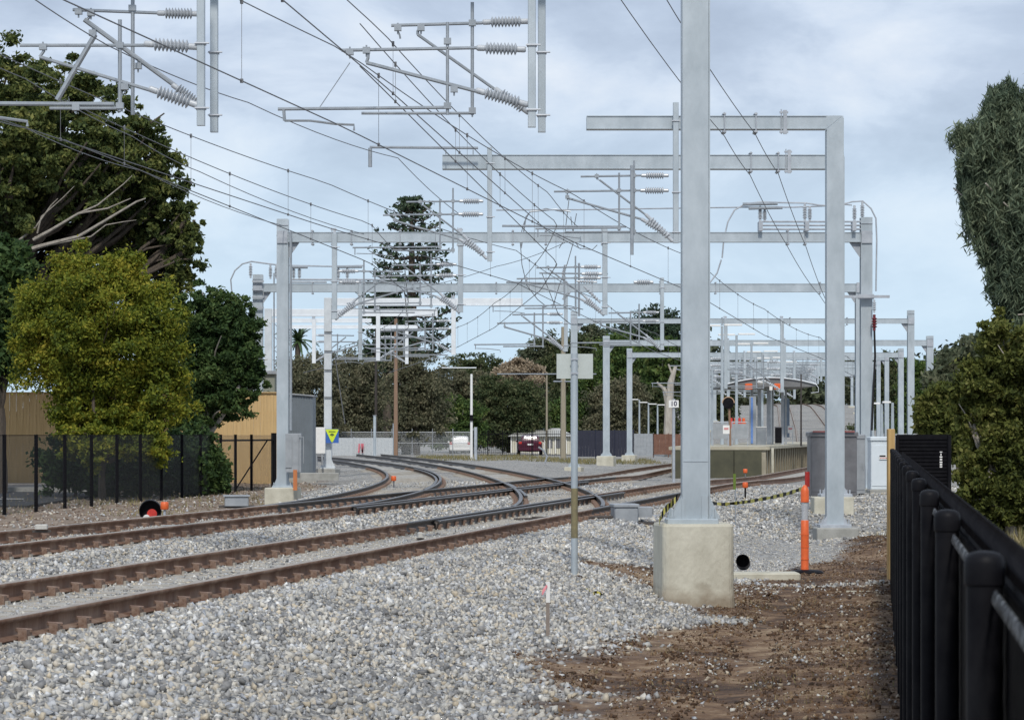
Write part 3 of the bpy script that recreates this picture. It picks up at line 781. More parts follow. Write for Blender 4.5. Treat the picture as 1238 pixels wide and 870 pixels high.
canti(p2, W(815, 0, 54.2).x, 54.2, W(0, 291, 54.2).z, 2.6, k=1.0)
m = MB(); m.bar(W(764, 200, 54.0), W(764, 308, 54.0), .035); m.build('vertical_tube', STEELW, p2)
p3, zc3, h3 = mitred(62.5, 535, 1009.5, 188, 205, 600, (982, 1030, 652), 'mitred portal on the pale block behind the grey footing, its beam lower and longer', [(592, 316, 178)], (907, 940), (953,))
canti(p3, W(590, 0, 62).x, 62.0, W(0, 312, 62).z, 2.9, k=1.0)
m = MB(); m.bar(W(447, 178, 62), W(578, 179, 62), .03); m.bar(W(447.5, 179, 62), W(447.5, 202, 62), .045); m.bar(W(539, 181, 62), W(539, 187, 62), .012); m.bar(W(572, 181, 62), W(572, 187, 62), .012)
m.build('outrigger_tube', STEELW, p3)

# ordinary two-legged portals farther along
def portal(Y, xl, yl, xr, yr, ybt, ybb, label, wpx=14, base=None, bases=(None, None), tubes=(), cant=(), clampx=(), clipx=(), mat_=None, bx=None, kk=1.0, det=True):
    XL, XR = W(xl, 0, Y).x, W(xr, 0, Y).x
    w = wpx / F * Y
    g0 = float(gz(XL, Y)); g1 = float(gz(XR, Y))
    p = thing('overhead_portal', label, 'overhead portal', (XL, Y, g0), G_)
    for X, ytop, g, bs in ((XL, yl, g0, bases[0]), (XR, yr, g1, bases[1])):
        zb = g + .18 if bs is None else W(0, bs, Y).z
        mast(p, X, Y, zb, W(0, ytop, Y).z, w, mat_)
        foundation(p, X, Y, zb, min(g, zb) - .4, w * 2.6)
    z1, z0 = W(0, ybt, Y).z, W(0, ybb, Y).z
    a = XL + w / 2 + .002 if bx is None else W(bx[0], 0, Y).x
    c = XR - w / 2 - .002 if bx is None else W(bx[1], 0, Y).x
    beam(p, a, c, Y, (z0 + z1) / 2, z1 - z0, w * .8, mat_)
    for X, s_ in ((XL + w / 2, 1), (XR - w / 2, -1)):
        g = MB(); g.add([(X, Y - .02, z0), (X + s_ * .28, Y - .02, z0), (X, Y - .02, z0 - .4), (X, Y + .02, z0), (X + s_ * .28, Y + .02, z0), (X, Y + .02, z0 - .4)],
              [(0, 1, 2), (5, 4, 3), (0, 3, 4, 1), (1, 4, 5, 2), (2, 5, 3, 0)])
        g.box((X - s_ * w / 2, Y - w / 2 - .03, (z0 + z1) / 2), (w * .9, .03, z1 - z0 + .06))
        g.build('knee_bracket', GALVD, p)
    for x, yb_, yt_ in tubes:
        droptube(p, W(x, 0, Y).x, Y - w * .4 - .09, W(0, yb_, Y).z, W(0, yt_, Y).z, .13 if det else .15, mat_, bolt=det)
        beamclip(p, W(x, 0, Y).x, Y - w * .4 + .14, (z0 + z1) / 2, z1 - z0)
    for x, yb_, s_, rch in cant: canti(p, W(x, 0, Y).x, Y - w * .4 - .1, W(0, yb_, Y).z, rch, s_, kk, .021 if Y < 90 else .028, 8 if Y < 120 else 5, Y < 120)
    if clampx: ubolts(p, [W(c_, 0, Y).x for c_ in clampx], Y, (z0 + z1) / 2, z1 - z0, w * .8)
    return p
pA = portal(74, 342, 265, 1047, 263, 281, 293, 'long galvanised portal whose left leg stands by the grey cabinet and black fence end', 14, bases=(589, 590),
            tubes=[(405, 386, 283), (557, 378, 281), (731, 381, 278)], cant=[(557, 378, -1, 2.9), (731, 381, -1, 2.9), (405, 386, 1, 2.6)], clampx=(378, 425, 484, 620, 660, 952, 973), clipx=(438,))
# switch gear on stand-off insulators above the right end of this beam, joined by looping cable
Ya = 73.9
sg = MB()
for y in (268, 272.5, 277): sg.bar(W(918, y, Ya), W(1046, y, Ya), .026)
for x in (919, 975, 1032): sg.box(W(x, 274, Ya), (.10, .4, .24))
sg = sg.build('switch_frame', GALVD, pA)
for x, y0, y1 in ((919, 268, 249), (924.5, 268, 252), (973, 268, 246), (979, 268, 249), (1033, 268, 248), (1042.5, 266, 244)): insulator(W(x, y0, Ya), W(x, y1, Ya), sg, .06, 7)
cb = MB()
cb.tube([W(873, 312, Ya), W(875, 290, Ya), W(880, 268, Ya), (W(888, 254, Ya)), W(900, 247, Ya), W(920, 244, Ya), W(945, 245, Ya), W(975, 245.5, Ya), W(990, 248, Ya), W(1010, 249, Ya), W(1030, 244, Ya), W(1043, 243, Ya), W(1053, 252, Ya), W(1059, 264, Ya), W(1060, 290, Ya), W(1059, 352, Ya)], .02, 6)
cb.tube([W(600, 254, Ya), W(700, 253.5, Ya), W(800, 252, Ya), W(900, 250.5, Ya), W(960, 250.5, Ya), W(998, 249, Ya), W(1020, 247, Ya), W(1030, 248, Ya)], .018, 6)
cb.tube([W(872, 314, Ya), W(867, 330, Ya), W(858, 342, Ya), W(850, 346, Ya)], .02, 6)
cb.build('jumper_cable', GALVD, sg)
bp_ = MB(); bp_.bar(W(898, 247, Ya - .1), W(940, 246, Ya - .1), .045); bp_.bar(W(905, 252, Ya - .1), W(946, 251, Ya - .1), .04); bp_.build('bus_bar', STEELW, sg)
# outrigger with the dark red insulator string on the right leg
orr = MB(); orr.box(W(1047, 358.5, Ya - .25), (1.2, .05, .07)); orr.box(W(1047, 358.5, Ya - .2), (.4, .1, .12)); orr = orr.build('outrigger', GALVD, pA)
insulator(W(1057, 362, Ya - .25), W(1057, 378, Ya - .25), orr, .05, 4)
DRED = mat('dark red glaze', (.16, .02, .03), (.12, .015, .02), 20, .2)
o = insulator(W(1057, 380, Ya - .25), W(1057, 400, Ya - .25), orr, .075, 4); o.data.materials.clear(); o.data.materials.append(DRED)
MB().tube([W(1057, 399, Ya - .25), W(1058, 430, Ya - .25), W(1056, 470, Ya - .22), W(1054, 520, Ya - .2)], .028, 6).build('down_cable', CABLE, orr)
# bits at the foot of the left leg
cab = MB().box(W(355, 547, 73.6), (.40, .22, .98), bev=.01); cab.bar(W(361, 568, 73.45), W(361, 525, 73.45), .012); cab.bar(W(367, 560, 73.45), W(367, 528, 73.45), .012)
cab.bar(W(361, 528, 73.45), W(367, 528, 73.45), .01); cab.box(W(349, 546, 73.47), (.16, .012, .8))
cab.build('switch_box', CABL, pA)
MB().box(W(357, 580, 73.5), (.10, .08, .52)).build('cable_guard', mat('orange conduit', (.5, .17, .05), (.42, .14, .05), 5, .5), pA)
MB().bar(W(351.5, 280, 73.7), W(351.5, 520, 73.7), .035).build('earth_pipe', STEELW, pA)

pB = portal(99.5, 312, 332, 1040, 345, 343, 353, 'portal with a looped cable over its left leg, just behind the bush', 12, tubes=[(436, 435, 345), (684, 425, 345), (800, 423, 336)],
            cant=[(684, 425, -1, 3.0), (800, 423, -1, 3.0)], clampx=(378, 480, 600, 716, 865, 991), bx=(319, 1036), kk=1.05)
Yb = 99.4
sg = MB(); sg.bar(W(351, 338, Yb), W(480, 338, Yb), .035); sg.bar(W(351, 341, Yb), W(395, 341, Yb), .035)
sg = sg.build('switch_frame', GALVD, pB)
for x, y0, y1 in ((303, 336, 318), (327, 337, 320), (334, 337, 320), (355, 338, 322), (362, 338, 322), (409, 338, 322), (420, 338, 322)): insulator(W(x, y0, Yb), W(x, y1, Yb), sg, .07, 6)
c2 = MB(); c2.tube([W(284, 366, Yb), W(280, 350, Yb), W(279, 338, Yb), W(284, 327, Yb), W(293, 319, Yb), W(304, 316, Yb), W(318, 318, Yb), W(334, 320, Yb), W(355, 321, Yb), W(400, 322, Yb), W(440, 321, Yb)], .026, 6)
c2.bar(W(284, 366, Yb), W(306, 366, Yb), .03); c2.build('jumper_cable', GALVD, sg)
c3 = MB(); c3.bar(W(353, 323, Yb - .1), W(372, 323, Yb - .1), .05); c3.bar(W(408, 322.5, Yb - .1), W(438, 322.5, Yb - .1), .05); c3.build('bus_bar', STEELW, sg)
cl_ = MB()
for y in (340, 350, 359, 372, 386): cl_.box(W(312, y, 99.2), (.40, .06, .06))
cl_.build('clamp_band', GALVD, pB)

pC = portal(128.5, 694, 376, 1101, 375, 385, 391, 'portal whose left leg rises exactly behind the blank signboard', 8, tubes=[(877, 470, 386), (945, 474, 386)], cant=[(877, 470, -1, 3), (945, 474, -1, 3)], clampx=(873, 955, 1024), kk=1.1, det=False)
pD = portal(159, 733, 406, 1124, 406, 411, 418, 'portal standing on two pale footings before the dark fence, nearer of two', 8, bases=(551, None), tubes=[(880, 480, 412), (948, 478, 412)], cant=[(880, 480, -1, 3), (948, 478, -1, 3)], kk=1.2, det=False)
pE = portal(181, 761, 421, 1089, 421, 426, 432, 'portal at the corner of the dark fence and the grey wall, farther of two', 6.5, bases=(550, None), tubes=[(900, 480, 427), (960, 482, 427)], cant=[(900, 480, -1, 3), (960, 482, -1, 3)], kk=1.25, det=False)
far = [(212, 838, 1072, 431), (240, 846, 1062, 437), (268, 852, 1054, 441), (296, 858, 1048, 445), (326, 864, 1042, 448), (360, 870, 1036, 450), (396, 877, 1030, 452)]
nm_ = ['first', 'second', 'third', 'fourth', 'fifth', 'sixth', 'farthest']
for i, (Y, xl, xr, yb_) in enumerate(far):
    pf = portal(Y, xl, yb_ - 4, xr, yb_ - 4, yb_, yb_ + 4.2 - i * .25, '%s of the small distant portals receding over the station platform' % nm_[i], 5.2 - i * .35,
           tubes=[(xl + (xr - xl) * .32, yb_ + 30 - i * 3, yb_), (xl + (xr - xl) * .66, yb_ + 30 - i * 3, yb_)],
           cant=[(xl + (xr - xl) * .32, yb_ + 30 - i * 3, -1, 3), (xl + (xr - xl) * .66, yb_ + 30 - i * 3, -1, 3)], kk=1.3, det=False)

# bright one-legged portals over the branch
STEELB = mat('pale galvanised mast', (.50, .54, .57), (.60, .64, .67), 2.5, .5, .1)  # paler than the steel of the other masts
def single(Y, xm, ytop, xe, ybt, ybb, wpx, zbpx, label, tubes, cants, leftx=None):
    X = W(xm, 0, Y).x; w = wpx / F * Y
    zb = W(0, zbpx, Y).z
    p = thing('cantilever_portal', label, 'overhead portal', (X, Y, float(gz(X, Y))), 'bright one-legged portals over the branch')
    m = MB().box((X, Y, (zb + W(0, ytop, Y).z) / 2), (w, w, W(0, ytop, Y).z - zb), bev=.01)
    m.build('mast', STEELB, p)
    b = MB().box((X, Y, zb + .02), (w * 1.9, w * 1.9, .05))
    for sx in (-1, 1):
        xx = X + sx * w / 2
        b.add([(xx, Y - w / 2, zb + .04), (xx + sx * .15, Y - w / 2, zb + .04), (xx, Y - w / 2, zb + .35), (xx, Y - w / 2 + .03, zb + .04), (xx + sx * .15, Y - w / 2 + .03, zb + .04), (xx, Y - w / 2 + .03, zb + .35)],
              [(0, 1, 2), (5, 4, 3), (0, 3, 4, 1), (1, 4, 5, 2), (2, 5, 3, 0)])
    b.build('base_plate', STEELB, p)
    foundation(p, X, Y, zb - .002, zb - .55, w * 2.7, CONCG)
    z1, z0 = W(0, ybt, Y).z, W(0, ybb, Y).z
    x0 = X + w / 2 + .002 if leftx is None else W(leftx, 0, Y - w).x
    x1 = W(xe, 0, Y).x
    m = MB().box(((x0 + x1) / 2, Y, (z0 + z1) / 2), (x1 - x0, w * .85, z1 - z0), bev=.01)
    m.box(((x0 + x1) / 2, Y - .02, z0 + .0), (x1 - x0, w * .85 + .02, .02)); m.build('beam', GALVSUN, p)
    for x, yb_, yt_ in tubes:
        droptube(p, W(x, 0, Y).x, Y - w * .45 - .11, W(0, yb_, Y).z, W(0, yt_, Y).z, .17, GALVSUN, bolt=False)
        beamclip(p, W(x, 0, Y).x, Y - w * .45 + .12, (z0 + z1) / 2, z1 - z0)
    for x, yb_, s_, rch in cants: canti(p, W(x, 0, Y).x, Y - w * .45 - .12, W(0, yb_, Y).z, rch, s_, 1.05, .03, 6, False)
    return p
s1 = single(110, 396.5, 360, 632, 360.5, 369, 9, 566, 'bright one-legged portal with a yellow and blue plate on its mast', [(548.5, 429, 362)], [(548.5, 429, -1, 3.0)])
# two dark bands, plate and panel on its mast
for y in (401, 424, 447, 480): MB().box(W(397, y, 109.8), (.31, .04, .025)).build('cable_tie', CABLE, s1)
x0, x1 = W(393.5, 0, 109.6).x, W(409.5, 0, 109.6).x; z0, z1 = W(0, 535.3, 109.6).z, W(0, 518.5, 109.6).z
pl = MB().box(((x0 + x1) / 2, 109.6, (z0 + z1) / 2), (x1 - x0, .02, z1 - z0)).build('warning_plate', BLU, s1)
tz = z1 - .01
MB().prism([(x0 + .01, tz), (x1 - .01, tz), (x1 - .02, tz - .05), ((x0 + x1) / 2 + .03, z0 + .04), ((x0 + x1) / 2 - .03, z0 + .04), (x0 + .02, tz - .05)], 109.575, 109.587).build('yellow_triangle', SIGNY, pl)
k_ = MB(); cx = (x0 + x1) / 2; cz = tz - .20
k_.box((cx, 109.57, tz - .085), (.26, .006, .035)); k_.lathe((cx, 109.572, cz), [(.055, -.003), (.055, .003)], 12, axis=(0, 1, 0)); k_.box((cx, 109.57, cz), (.16, .006, .05))
k_.build('pictogram', DGREEN, pl)
s2 = single(122, 324.5, 373, 529, 373.5, 382, 9, 575, 'bright one-legged portal rising beside the lattice post behind the bush', [(457.5, 436, 375)], [(457.5, 436, 1, 2.8)])
s3_ = single(133, 301, 385, 449, 385, 389.5, 6, 572, 'bright one-legged portal with the lowest beam, nearly hidden by the bush', [(380, 439, 386)], [(380, 439, 1, 3.0)])
s4 = single(146, 345, 391, 505, 393, 397, 6, 568, 'bright one-legged portal farthest down the branch behind the timber poles', [(492, 440, 394)], [(492, 440, -1, 3.0)])
# white cabinet on legs beside the bright mast
wc = thing('white_cabinet', 'white box on short legs left of the mast with the yellow triangle', 'cabinet', W(388, 560, 109.4))
MB().box(W(386.5, 532, 109.4), (.44, .3, .98), bev=.015).build('cabinet_body', WHITE, wc)
for x in (382, 389): MB().bar(W(x, 547, 109.3), W(x + 1, 562, 109.3), .04).build('leg', CABL, wc)
# lattice post
lp = thing('lattice_post', 'thin steel lattice post between the bush and the leaning bright mast', 'post', W(334, 560, 118))
m = MB()
for x in (331, 338):
    for dy in (0, .22): m.bar(W(x, 330 if x == 331 else 385, 118) + Vector((0, dy, 0)), W(x, 560, 118) + Vector((0, dy, 0)), .03, n=4)
y = 390
while y < 552:
    m.bar(W(331, y, 118), W(338, y + 8, 118), .014, n=4); m.bar(W(338, y + 8, 118), W(331, y + 16, 118), .014, n=4); y += 16
m.build('lattice_frame', STEELW, lp)
# ------------------------------------------------------------------ overhead wires
def rw(Y): return .0048 + max(Y, 10) * .00006
def overhead(label, nodes, sag=.16, spacing=6.5, phase=2.0, drops=True):
    """nodes: (Y, X, contact height, messenger height) at the supports"""
    t = thing('overhead_line', label, 'overhead line', (nodes[0][1], nodes[0][0], nodes[0][2]), 'overhead lines')
    def at(Y, which):
        for a, b_ in zip(nodes[:-1], nodes[1:]):
            if a[0] <= Y <= b_[0]:
                u = (Y - a[0]) / (b_[0] - a[0]); X = a[1] + (b_[1] - a[1]) * u
                if which == 0: return Vector((X, Y, a[2] + (b_[2] - a[2]) * u))
                s_ = sag * min(1, (b_[0] - a[0]) / 28)
                return Vector((X, Y, a[3] + (b_[3] - a[3]) * u - 4 * s_ * u * (1 - u)))
        return None
    y0, y1 = nodes[0][0], nodes[-1][0]
    Ys = list(np.arange(y0, y1, 1.5)) + [y1]
    for nm, w in (('contact_wire', 0), ('messenger_wire', 1)):
        pts = [at(Y, w) for Y in Ys]
        MB().tube(pts, [rw(Y) * (1.0 if w else 1.1) for Y in Ys], 5).build(nm, WIRE, t)
    if drops:
        Y = y0 + phase; n = 0
        while Y < min(y1, 170) and n < 40:
            a, b_ = at(Y, 0), at(Y, 1)
            if Y > 18 and b_.z - a.z > .12:
                m = MB().bar(a, b_, rw(Y) * .55, n=4); m.box(b_, (.03, .05, .06)); m.box(a, (.03, .05, .04))
                m.build('dropper', WIRE, t); n += 1
            Y += spacing
    return t
def tk(f, Y, o=0): return float(f(Y)) + o
def zr(f, Y): return float(railz(f(Y), Y))
sup = [8, 34, 54, 74, 99.5, 128, 159, 181, 212, 240, 268, 296]
overhead('overhead line above the track nearest the camera', [(Y, tk(t1, Y, (.12 if i % 2 else -.12)), 4.88 + zr(t1, Y), 5.78 + zr(t1, Y)) for i, Y in enumerate(sup)])
overhead('overhead line above the second main track, left of the nearest one', [(Y, tk(t2, Y, (.15 if i % 2 else -.12)), 5.15 + zr(t2, Y), 5.98 + zr(t2, Y)) for i, Y in enumerate(sup)], phase=4)
overhead('steep line crossing from the upper middle to the long portal', [(6, -4.0, 5.15, 6.0), (34, -1.52, 5.39, 6.0), (62, .78, 5.62, 6.45), (73.7, 1.75, 6.0, 6.5)], sag=.14, phase=5, spacing=8)
overhead('overhead line above the left branch track', [(40, tk(tA, 40) - .5, 5.35, 5.9)] + [(Y, tk(tA, Y), 4.95, 5.8) for Y in (62, 74, 99.5, 122, 146, 172)], phase=3)
overhead('overhead line above the right branch track', [(34, tk(t1, 34) + .3, 5.6, 6.1)] + [(Y, tk(tB, Y), 4.95, 5.8) for Y in (62, 74, 99.5, 122, 146, 172)], phase=3)
def wire(label, pts, k=1.0):
    P_ = []
    for a, b_ in zip(pts[:-1], pts[1:]):
        A, B = W(*a), W(*b_)
        n = 8
        for i in range(n):
            u = i / n; q = A.lerp(B, u); q.z -= .10 * 4 * u * (1 - u) * min(1, (B - A).length / 20); P_.append(q)
    P_.append(W(*pts[-1]))
    o = MB().tube(P_, [rw(q.y) * k for q in P_], 5).build('feeder_wire', WIRE, loc=tuple(P_[0]))
    tag(o, label, 'wire', 'single wires')
wire('single wire running through the left clamps under both mitred beams', [(700, -75, 34), (876, 165, 54.7), (907, 212, 62.5), (951, 296, 74), (991, 357, 99.5), (1022, 394, 128.5)])
wire('single wire running through the right clamps under both mitred beams', [(762, -75, 34), (913, 162, 54.7), (941, 210, 62.5), (974, 297, 74), (1003, 372, 99.5)])
wire('lone wire dropping from the upper left corner towards the long portal', [(-40, -60, 26), (130, 55, 33), (300, 124, 42), (481, 191, 58), (560, 262, 73)])
wire('lowest single wire crossing the dark gum tree to the left mast', [(-60, 125, 36), (31, 155, 42), (170, 206, 55), (343, 273, 73.7)])
wire('single wire above the lowest one, ending on the beam past the left mast', [(-60, 52, 34), (30, 95, 38), (160, 165, 46), (240, 207, 54), (440, 283, 73.7)])
wire('slack cross wire strung at beam height behind the long portal', [(430, 361, 101), (520, 345, 99), (600, 322, 90), (690, 290, 75)], .9)
wire('stay wire slanting down beside the bright plated mast', [(404, 424, 109), (417, 512, 109)], 1.6)
# cross-span tangle near the middle: jumper loops with small insulators
jt = thing('jumper_cables', 'tangle of looping jumper cables hanging in the middle under the long portal', 'cable', W(680, 300, 76), None)
m = MB()
for pts in ([(629, 293), (631, 320), (637, 345), (650, 362), (660, 370)], [(690, 262), (694, 290), (686, 318), (676, 345), (668, 372)], [(697, 258), (692, 285), (700, 300), (716, 302), (722, 296)], [(640, 257), (634, 268), (630, 282), (629, 293)], [(640, 257), (660, 252), (680, 256)],
            [(655, 372), (668, 368), (690, 370), (705, 374)], [(688, 240), (682, 290), (676, 300)], [(655, 330), (664, 352), (675, 380), (690, 392)]):
    m.tube([W(x, y, 76) for x, y in pts], .011, 5)
m.build('cable', WIRE, jt)
for a, b_ in (((684, 320), (680, 334)), ((697, 340), (722, 341)), ((706, 346), (726, 366)), ((690, 352), (680, 362))): insulator(W(*a, 76), W(*b_, 76), jt, .05, 5)
m = MB(); m.bar(W(607, 273, 76), W(757, 274, 76), .03); m.tube([W(630, 300, 76), W(636, 262, 76), W(641, 256, 76), W(672, 253, 76), W(690, 256, 76)], .02, 5)
m.bar(W(612, 341, 84), W(680, 343, 84), .03); m.bar(W(700, 318, 84), W(700, 382, 84), .035); m.bar(W(652, 330, 84), W(735, 331, 84), .025)
m.build('support_tube', STEELW, jt)
for x0_, x1_, y in ((703, 728, 331), (766, 790, 341)): insulator(W(x0_, y, 84), W(x1_, y, 84), jt, .09, 6)

# ------------------------------------------------------------------ signs, posts and small track-side things
# tall pole with a blank sign seen from behind
sp_ = thing('signboard', 'blank rectangular sign seen from behind on a tall stained pole in the ballast', 'sign', (W(694, 0, 35).x, 35, -.5))
X0 = W(694.5, 0, 35).x
MB().bar((X0, 35, -.62), (X0, 35, W(0, 650, 35).z), .042, n=12).bar((X0, 35, W(0, 590, 35).z), (X0, 35, W(0, 427, 35).z), .042, n=12).build('pole', GALV, sp_, True)
MB().bar((X0, 35, W(0, 650, 35).z - .001), (X0, 35, W(0, 590, 35).z + .001), .0425, n=12).build('stained_section', MOSS, sp_, True)
sb_ = MB().box((W(695, 0, 35).x, 35.047, W(0, 442.5, 35).z), (.44, .006, .30)).build('sign_plate', SIGNG, sp_)
for y in (434, 451): MB().box((X0, 34.955, W(0, y, 35).z), (.10, .012, .022)).build('sign_bracket', GALVD, sb_)
# survey stake
st = thing('survey_stake', 'thin stake with a white tip and pink ribbon in the foreground ballast', 'stake', W(662, 778, 26.9))
a = W(662, 790, 26.9); b_ = W(662.5, 728, 26.9); c_ = W(663, 703, 26.9)
MB().box(((a.x + b_.x) / 2, 26.9, (a.z + b_.z) / 2), (.034, .022, b_.z - a.z)).build('stake_shaft', mat('weathered stake wood', (.26, .22, .19), (.19, .16, .14), 10, .9), st)
MB().box((b_.x, 26.9, (b_.z + c_.z) / 2 + .001), (.036, .024, c_.z - b_.z)).build('painted_tip', WHITE, st)
m = MB(); m.add([W(661, 706, 26.88), W(656, 712, 26.86), W(655, 718, 26.84), W(656, 719, 26.84), W(660, 712, 26.86), W(662, 709, 26.88)], [(0, 1, 4, 5), (1, 2, 3, 4)]); m.build('ribbon', mat('pink ribbon', (.62, .22, .24), (.5, .15, .18), 10, .6), st)
# point machine
px_, py_ = W(757, 0, 49).x, 49
pm = thing('point_machine', 'grey boxy point machine beside the nearest rail left of the tall block', 'point machine', (px_, py_, -.3))
MB().box((px_ - .03, py_, -.09), (.40, .55, .30), .1, bev=.02).build('machine_case', CABL, pm)
MB().box((px_ - .03, py_, .085), (.44, .60, .05), .1, bev=.012).build('lid', CABL, pm)
MB().box((px_ + .30, py_ + .1, -.03), (.26, .3, .18), .1, bev=.01).build('motor_cover', CABL, pm)
m = MB(); m.bar((px_ - .2, py_ - .05, -.12), (px_ - 1.6, py_ - .2, -.12), .022); m.bar((px_ - .2, py_ + .15, -.11), (px_ - 1.9, py_ + .25, -.16), .022); m.box((px_, py_, -.22), (1.3, .7, .05), .1)
m.build('drive_rod', RAILDK, pm)
# the two grey boxes by the far rails
def boxy(name, label, cat, P, d, mt, lid=True, group=None, rz=.1):
    t = thing(name, label, cat, tuple(P), group)
    MB().box((P[0], P[1], P[2] + d[2] / 2), d, rz, bev=.02).build('case', mt, t)
    if lid: MB().box((P[0], P[1], P[2] + d[2] + .015), (d[0] * 1.12, d[1] * 1.1, .03), rz, bev=.006).build('lid', mt, t)
    m = MB(); m.box((P[0], P[1], P[2] - .02), (d[0] * 1.5, d[1] * .8, .05), rz); m.build('mounting', RAILDK, t)
    return t
boxy('trackside_box', 'low grey lidded box between the black fence and the second track', 'trackside box', W(286, 611, 63), (.52, .6, .2), CABL)
PALEG = mat('dusty white casting', (.50, .49, .46), (.40, .39, .36), 20, .7)
def whitebox(px, py, Y, label, w=.22):
    q = W(px, py, Y); t = thing('axle_counter', label, 'axle counter', tuple(q), 'small white boxes on the rails')
    MB().box(q + Vector((0, 0, .05)), (w, .16, .06), .1, bev=.01).build('sensor_case', PALEG, t)
    MB().box(q + Vector((0, .02, -.01)), (w * 1.5, .05, .03), .1).build('bracket', RAILDK, t)
whitebox(206, 641, 41.5, 'white box on the second track just right of the red and black dwarf signal')
whitebox(50, 641, 37.5, 'white box at the left picture edge on the second track', .16)
whitebox(508, 650.5, 37.2, 'tiny white box on the nearest rail, alone in the middle', .06)
# dwarf signal
q = W(181, 617, 49.5)
ds = thing('dwarf_signal', 'low round black signal with a red and white face beside the left fence', 'signal', (q.x, q.y, -.3))
m = MB().lathe(q + Vector((0, .10, 0)), [(.10, .02), (.185, .0), (.195, -.02), (.19, -.17), (.178, -.17), (.172, -.02), (.02, -.015)], 22, axis=(-.1, 1, 0.05)); m.build('hood', BLACKM, ds, True)
MB().lathe(q + Vector((.035, .03, -.055)), [(.085, -.006), (.085, .006)], 18, axis=(-.1, 1, 0)).build('red_lens', RED, ds)
MB().lathe(q + Vector((-.055, .0, -.125)), [(.06, -.006), (.06, .006)], 14, axis=(-.1, 1, 0)).build('white_lens', WHITE, ds)
MB().box(q + Vector((0, .12, -.3)), (.16, .1, .4)).build('signal_stand', CABG, ds)
def marker(px, py, Y, base_py, label, w=.12, stemc=None, hh=.13):
    q = W(px, py, Y); t = thing('track_marker', label, 'marker', tuple(W(px, base_py, Y)), 'orange track markers')
    MB().bar(W(px, base_py + 2, Y), q, .022, n=8).build('stem', stemc or CABG, t)
    MB().lathe(q + Vector((0, 0, -hh / 2)), [(w * .42, 0), (w * .5, .015), (w * .5, hh - .02), (w * .40, hh)], 12).build('cap', ORANGE, t, True)
OC = mat('amber plastic', (.55, .24, .05), (.45, .18, .04), 15, .5)
marker(199, 611, 49, 624, 'amber marker touching the right of the round dwarf signal', .14, GALVD)
marker(476, 578, 76, 587, 'orange marker on bare earth left of the curved left branch', .14)
marker(901, 586, 66, 604, 'orange marker with dark stem behind the sagging hazard tape', .13, BLACKM)
marker(901, 569, 92, 575, 'small orange marker at the foot of the platform wall', .14)
# tall rod and hazard tape
tr = thing('tape_rod', 'thin rod with a green flag holding the sagging hazard tape', 'rod', W(889, 638, 55))
MB().bar(W(889, 641, 55), W(889, 573, 55), .011, n=6).build('rod', STEELW, tr)
MB().box(W(888, 582, 54.97), (.05, .012, .30)).build('flag', mat('green flag cloth', (.12, .18, .02), (.09, .14, .02), 10, .8), tr)
def tape(label, pts, w=.055, n=22, name='hazard_tape'):
    P_ = [W(*p_) for p_ in pts]; out = []
    L = [0]
    for a, b_ in zip(P_[:-1], P_[1:]): L.append(L[-1] + (b_ - a).length)
    m = MB()
    k = 0
    def at(s_):
        for i in range(len(P_) - 1):
            if s_ <= L[i + 1] + 1e-6:
                u = (s_ - L[i]) / (L[i + 1] - L[i]); return P_[i].lerp(P_[i + 1], u)
        return P_[-1]
    prev = None
    for i in range(n + 1):
        s_ = L[-1] * i / n; c_ = at(s_); tw = math.sin(i * 1.1) * .9
        up = Vector((0, math.sin(tw), math.cos(tw))) * w / 2
        if prev is not None:
            m.add([prev[0], c_ - up, c_ + up, prev[1]], [(0, 1, 2, 3)], i % 2)
        prev = (c_ - up, c_ + up)
    o = m.build(name, [YEL, BLACKM], loc=tuple(P_[0])); tag(o, label, 'hazard tape', 'black and yellow tape')
tape('yellow and black tape sagging between the tall block and the orange bollard', [(862, 608, 52), (875, 609.5, 53.5), (889, 608, 55), (905, 606, 52), (930, 601.5, 49), (950, 597, 46), (970, 590.5, 43)], .07, 26)
tape('yellow and black tape hanging down the left edge of the tall block', [(819, 601, 34.6), (812, 609, 34.3), (803, 617, 33.9), (799, 625, 33.75), (797, 631, 33.5)], .10, 12)
tape('scrap of striped tape lying crumpled in the ballast near the sign pole', [(704, 716, 33), (710, 713, 33.2), (716, 719, 32.8), (722, 716, 33), (730, 722, 32.8)], .07, 9)
# bollard
bx_, by_ = W(973, 0, 42.4).x, 42.4; bz = float(gz(bx_, by_))
bo = thing('bollard', 'tall orange post with silver bands at the start of the brown earth', 'bollard', (bx_, by_, bz))
zt_ = W(0, 588, by_).z
MB().lathe((bx_, by_, bz + .02), [(.060, 0), (.064, .03), (.057, .06), (.060, .5), (.058, .75), (.052, .76)], 18).build('lower_post', ORANGE, bo, True)
MB().lathe((bx_, by_, bz + .78), [(.047, 0), (.047, .26)], 16).build('silver_band', SILVER, bo, True)
MB().lathe((bx_, by_, bz + 1.04), [(.047, 0), (.062, .005), (.062, .17), (.05, .21), (.03, .235), (.018, .255), (.0, .255)], 18).build('top_post', ORANGE, bo, True)
for i in range(3): MB().lathe((bx_, by_, bz + .2 + i * .18), [(.0635, 0), (.0635, .018)], 18).build('rib', ORANGE, bo, True)
MB().lathe((bx_ + .02, by_, bz), [(.25, -.02), (.25, .02), (.22, .045), (.08, .06)], 20).build('rubber_base', BLACKM, bo, True)
rp = thing('marker_post', 'slim red topped post standing behind the orange bollard', 'post', W(976, 612, 58))
MB().bar(W(976, 615, 58), W(976, 586, 58), .035, n=10).build('pole', SILVER, rp); MB().bar(W(976, 588, 58), W(976, 570, 58), .05, n=10).build('red_top', RED, rp)
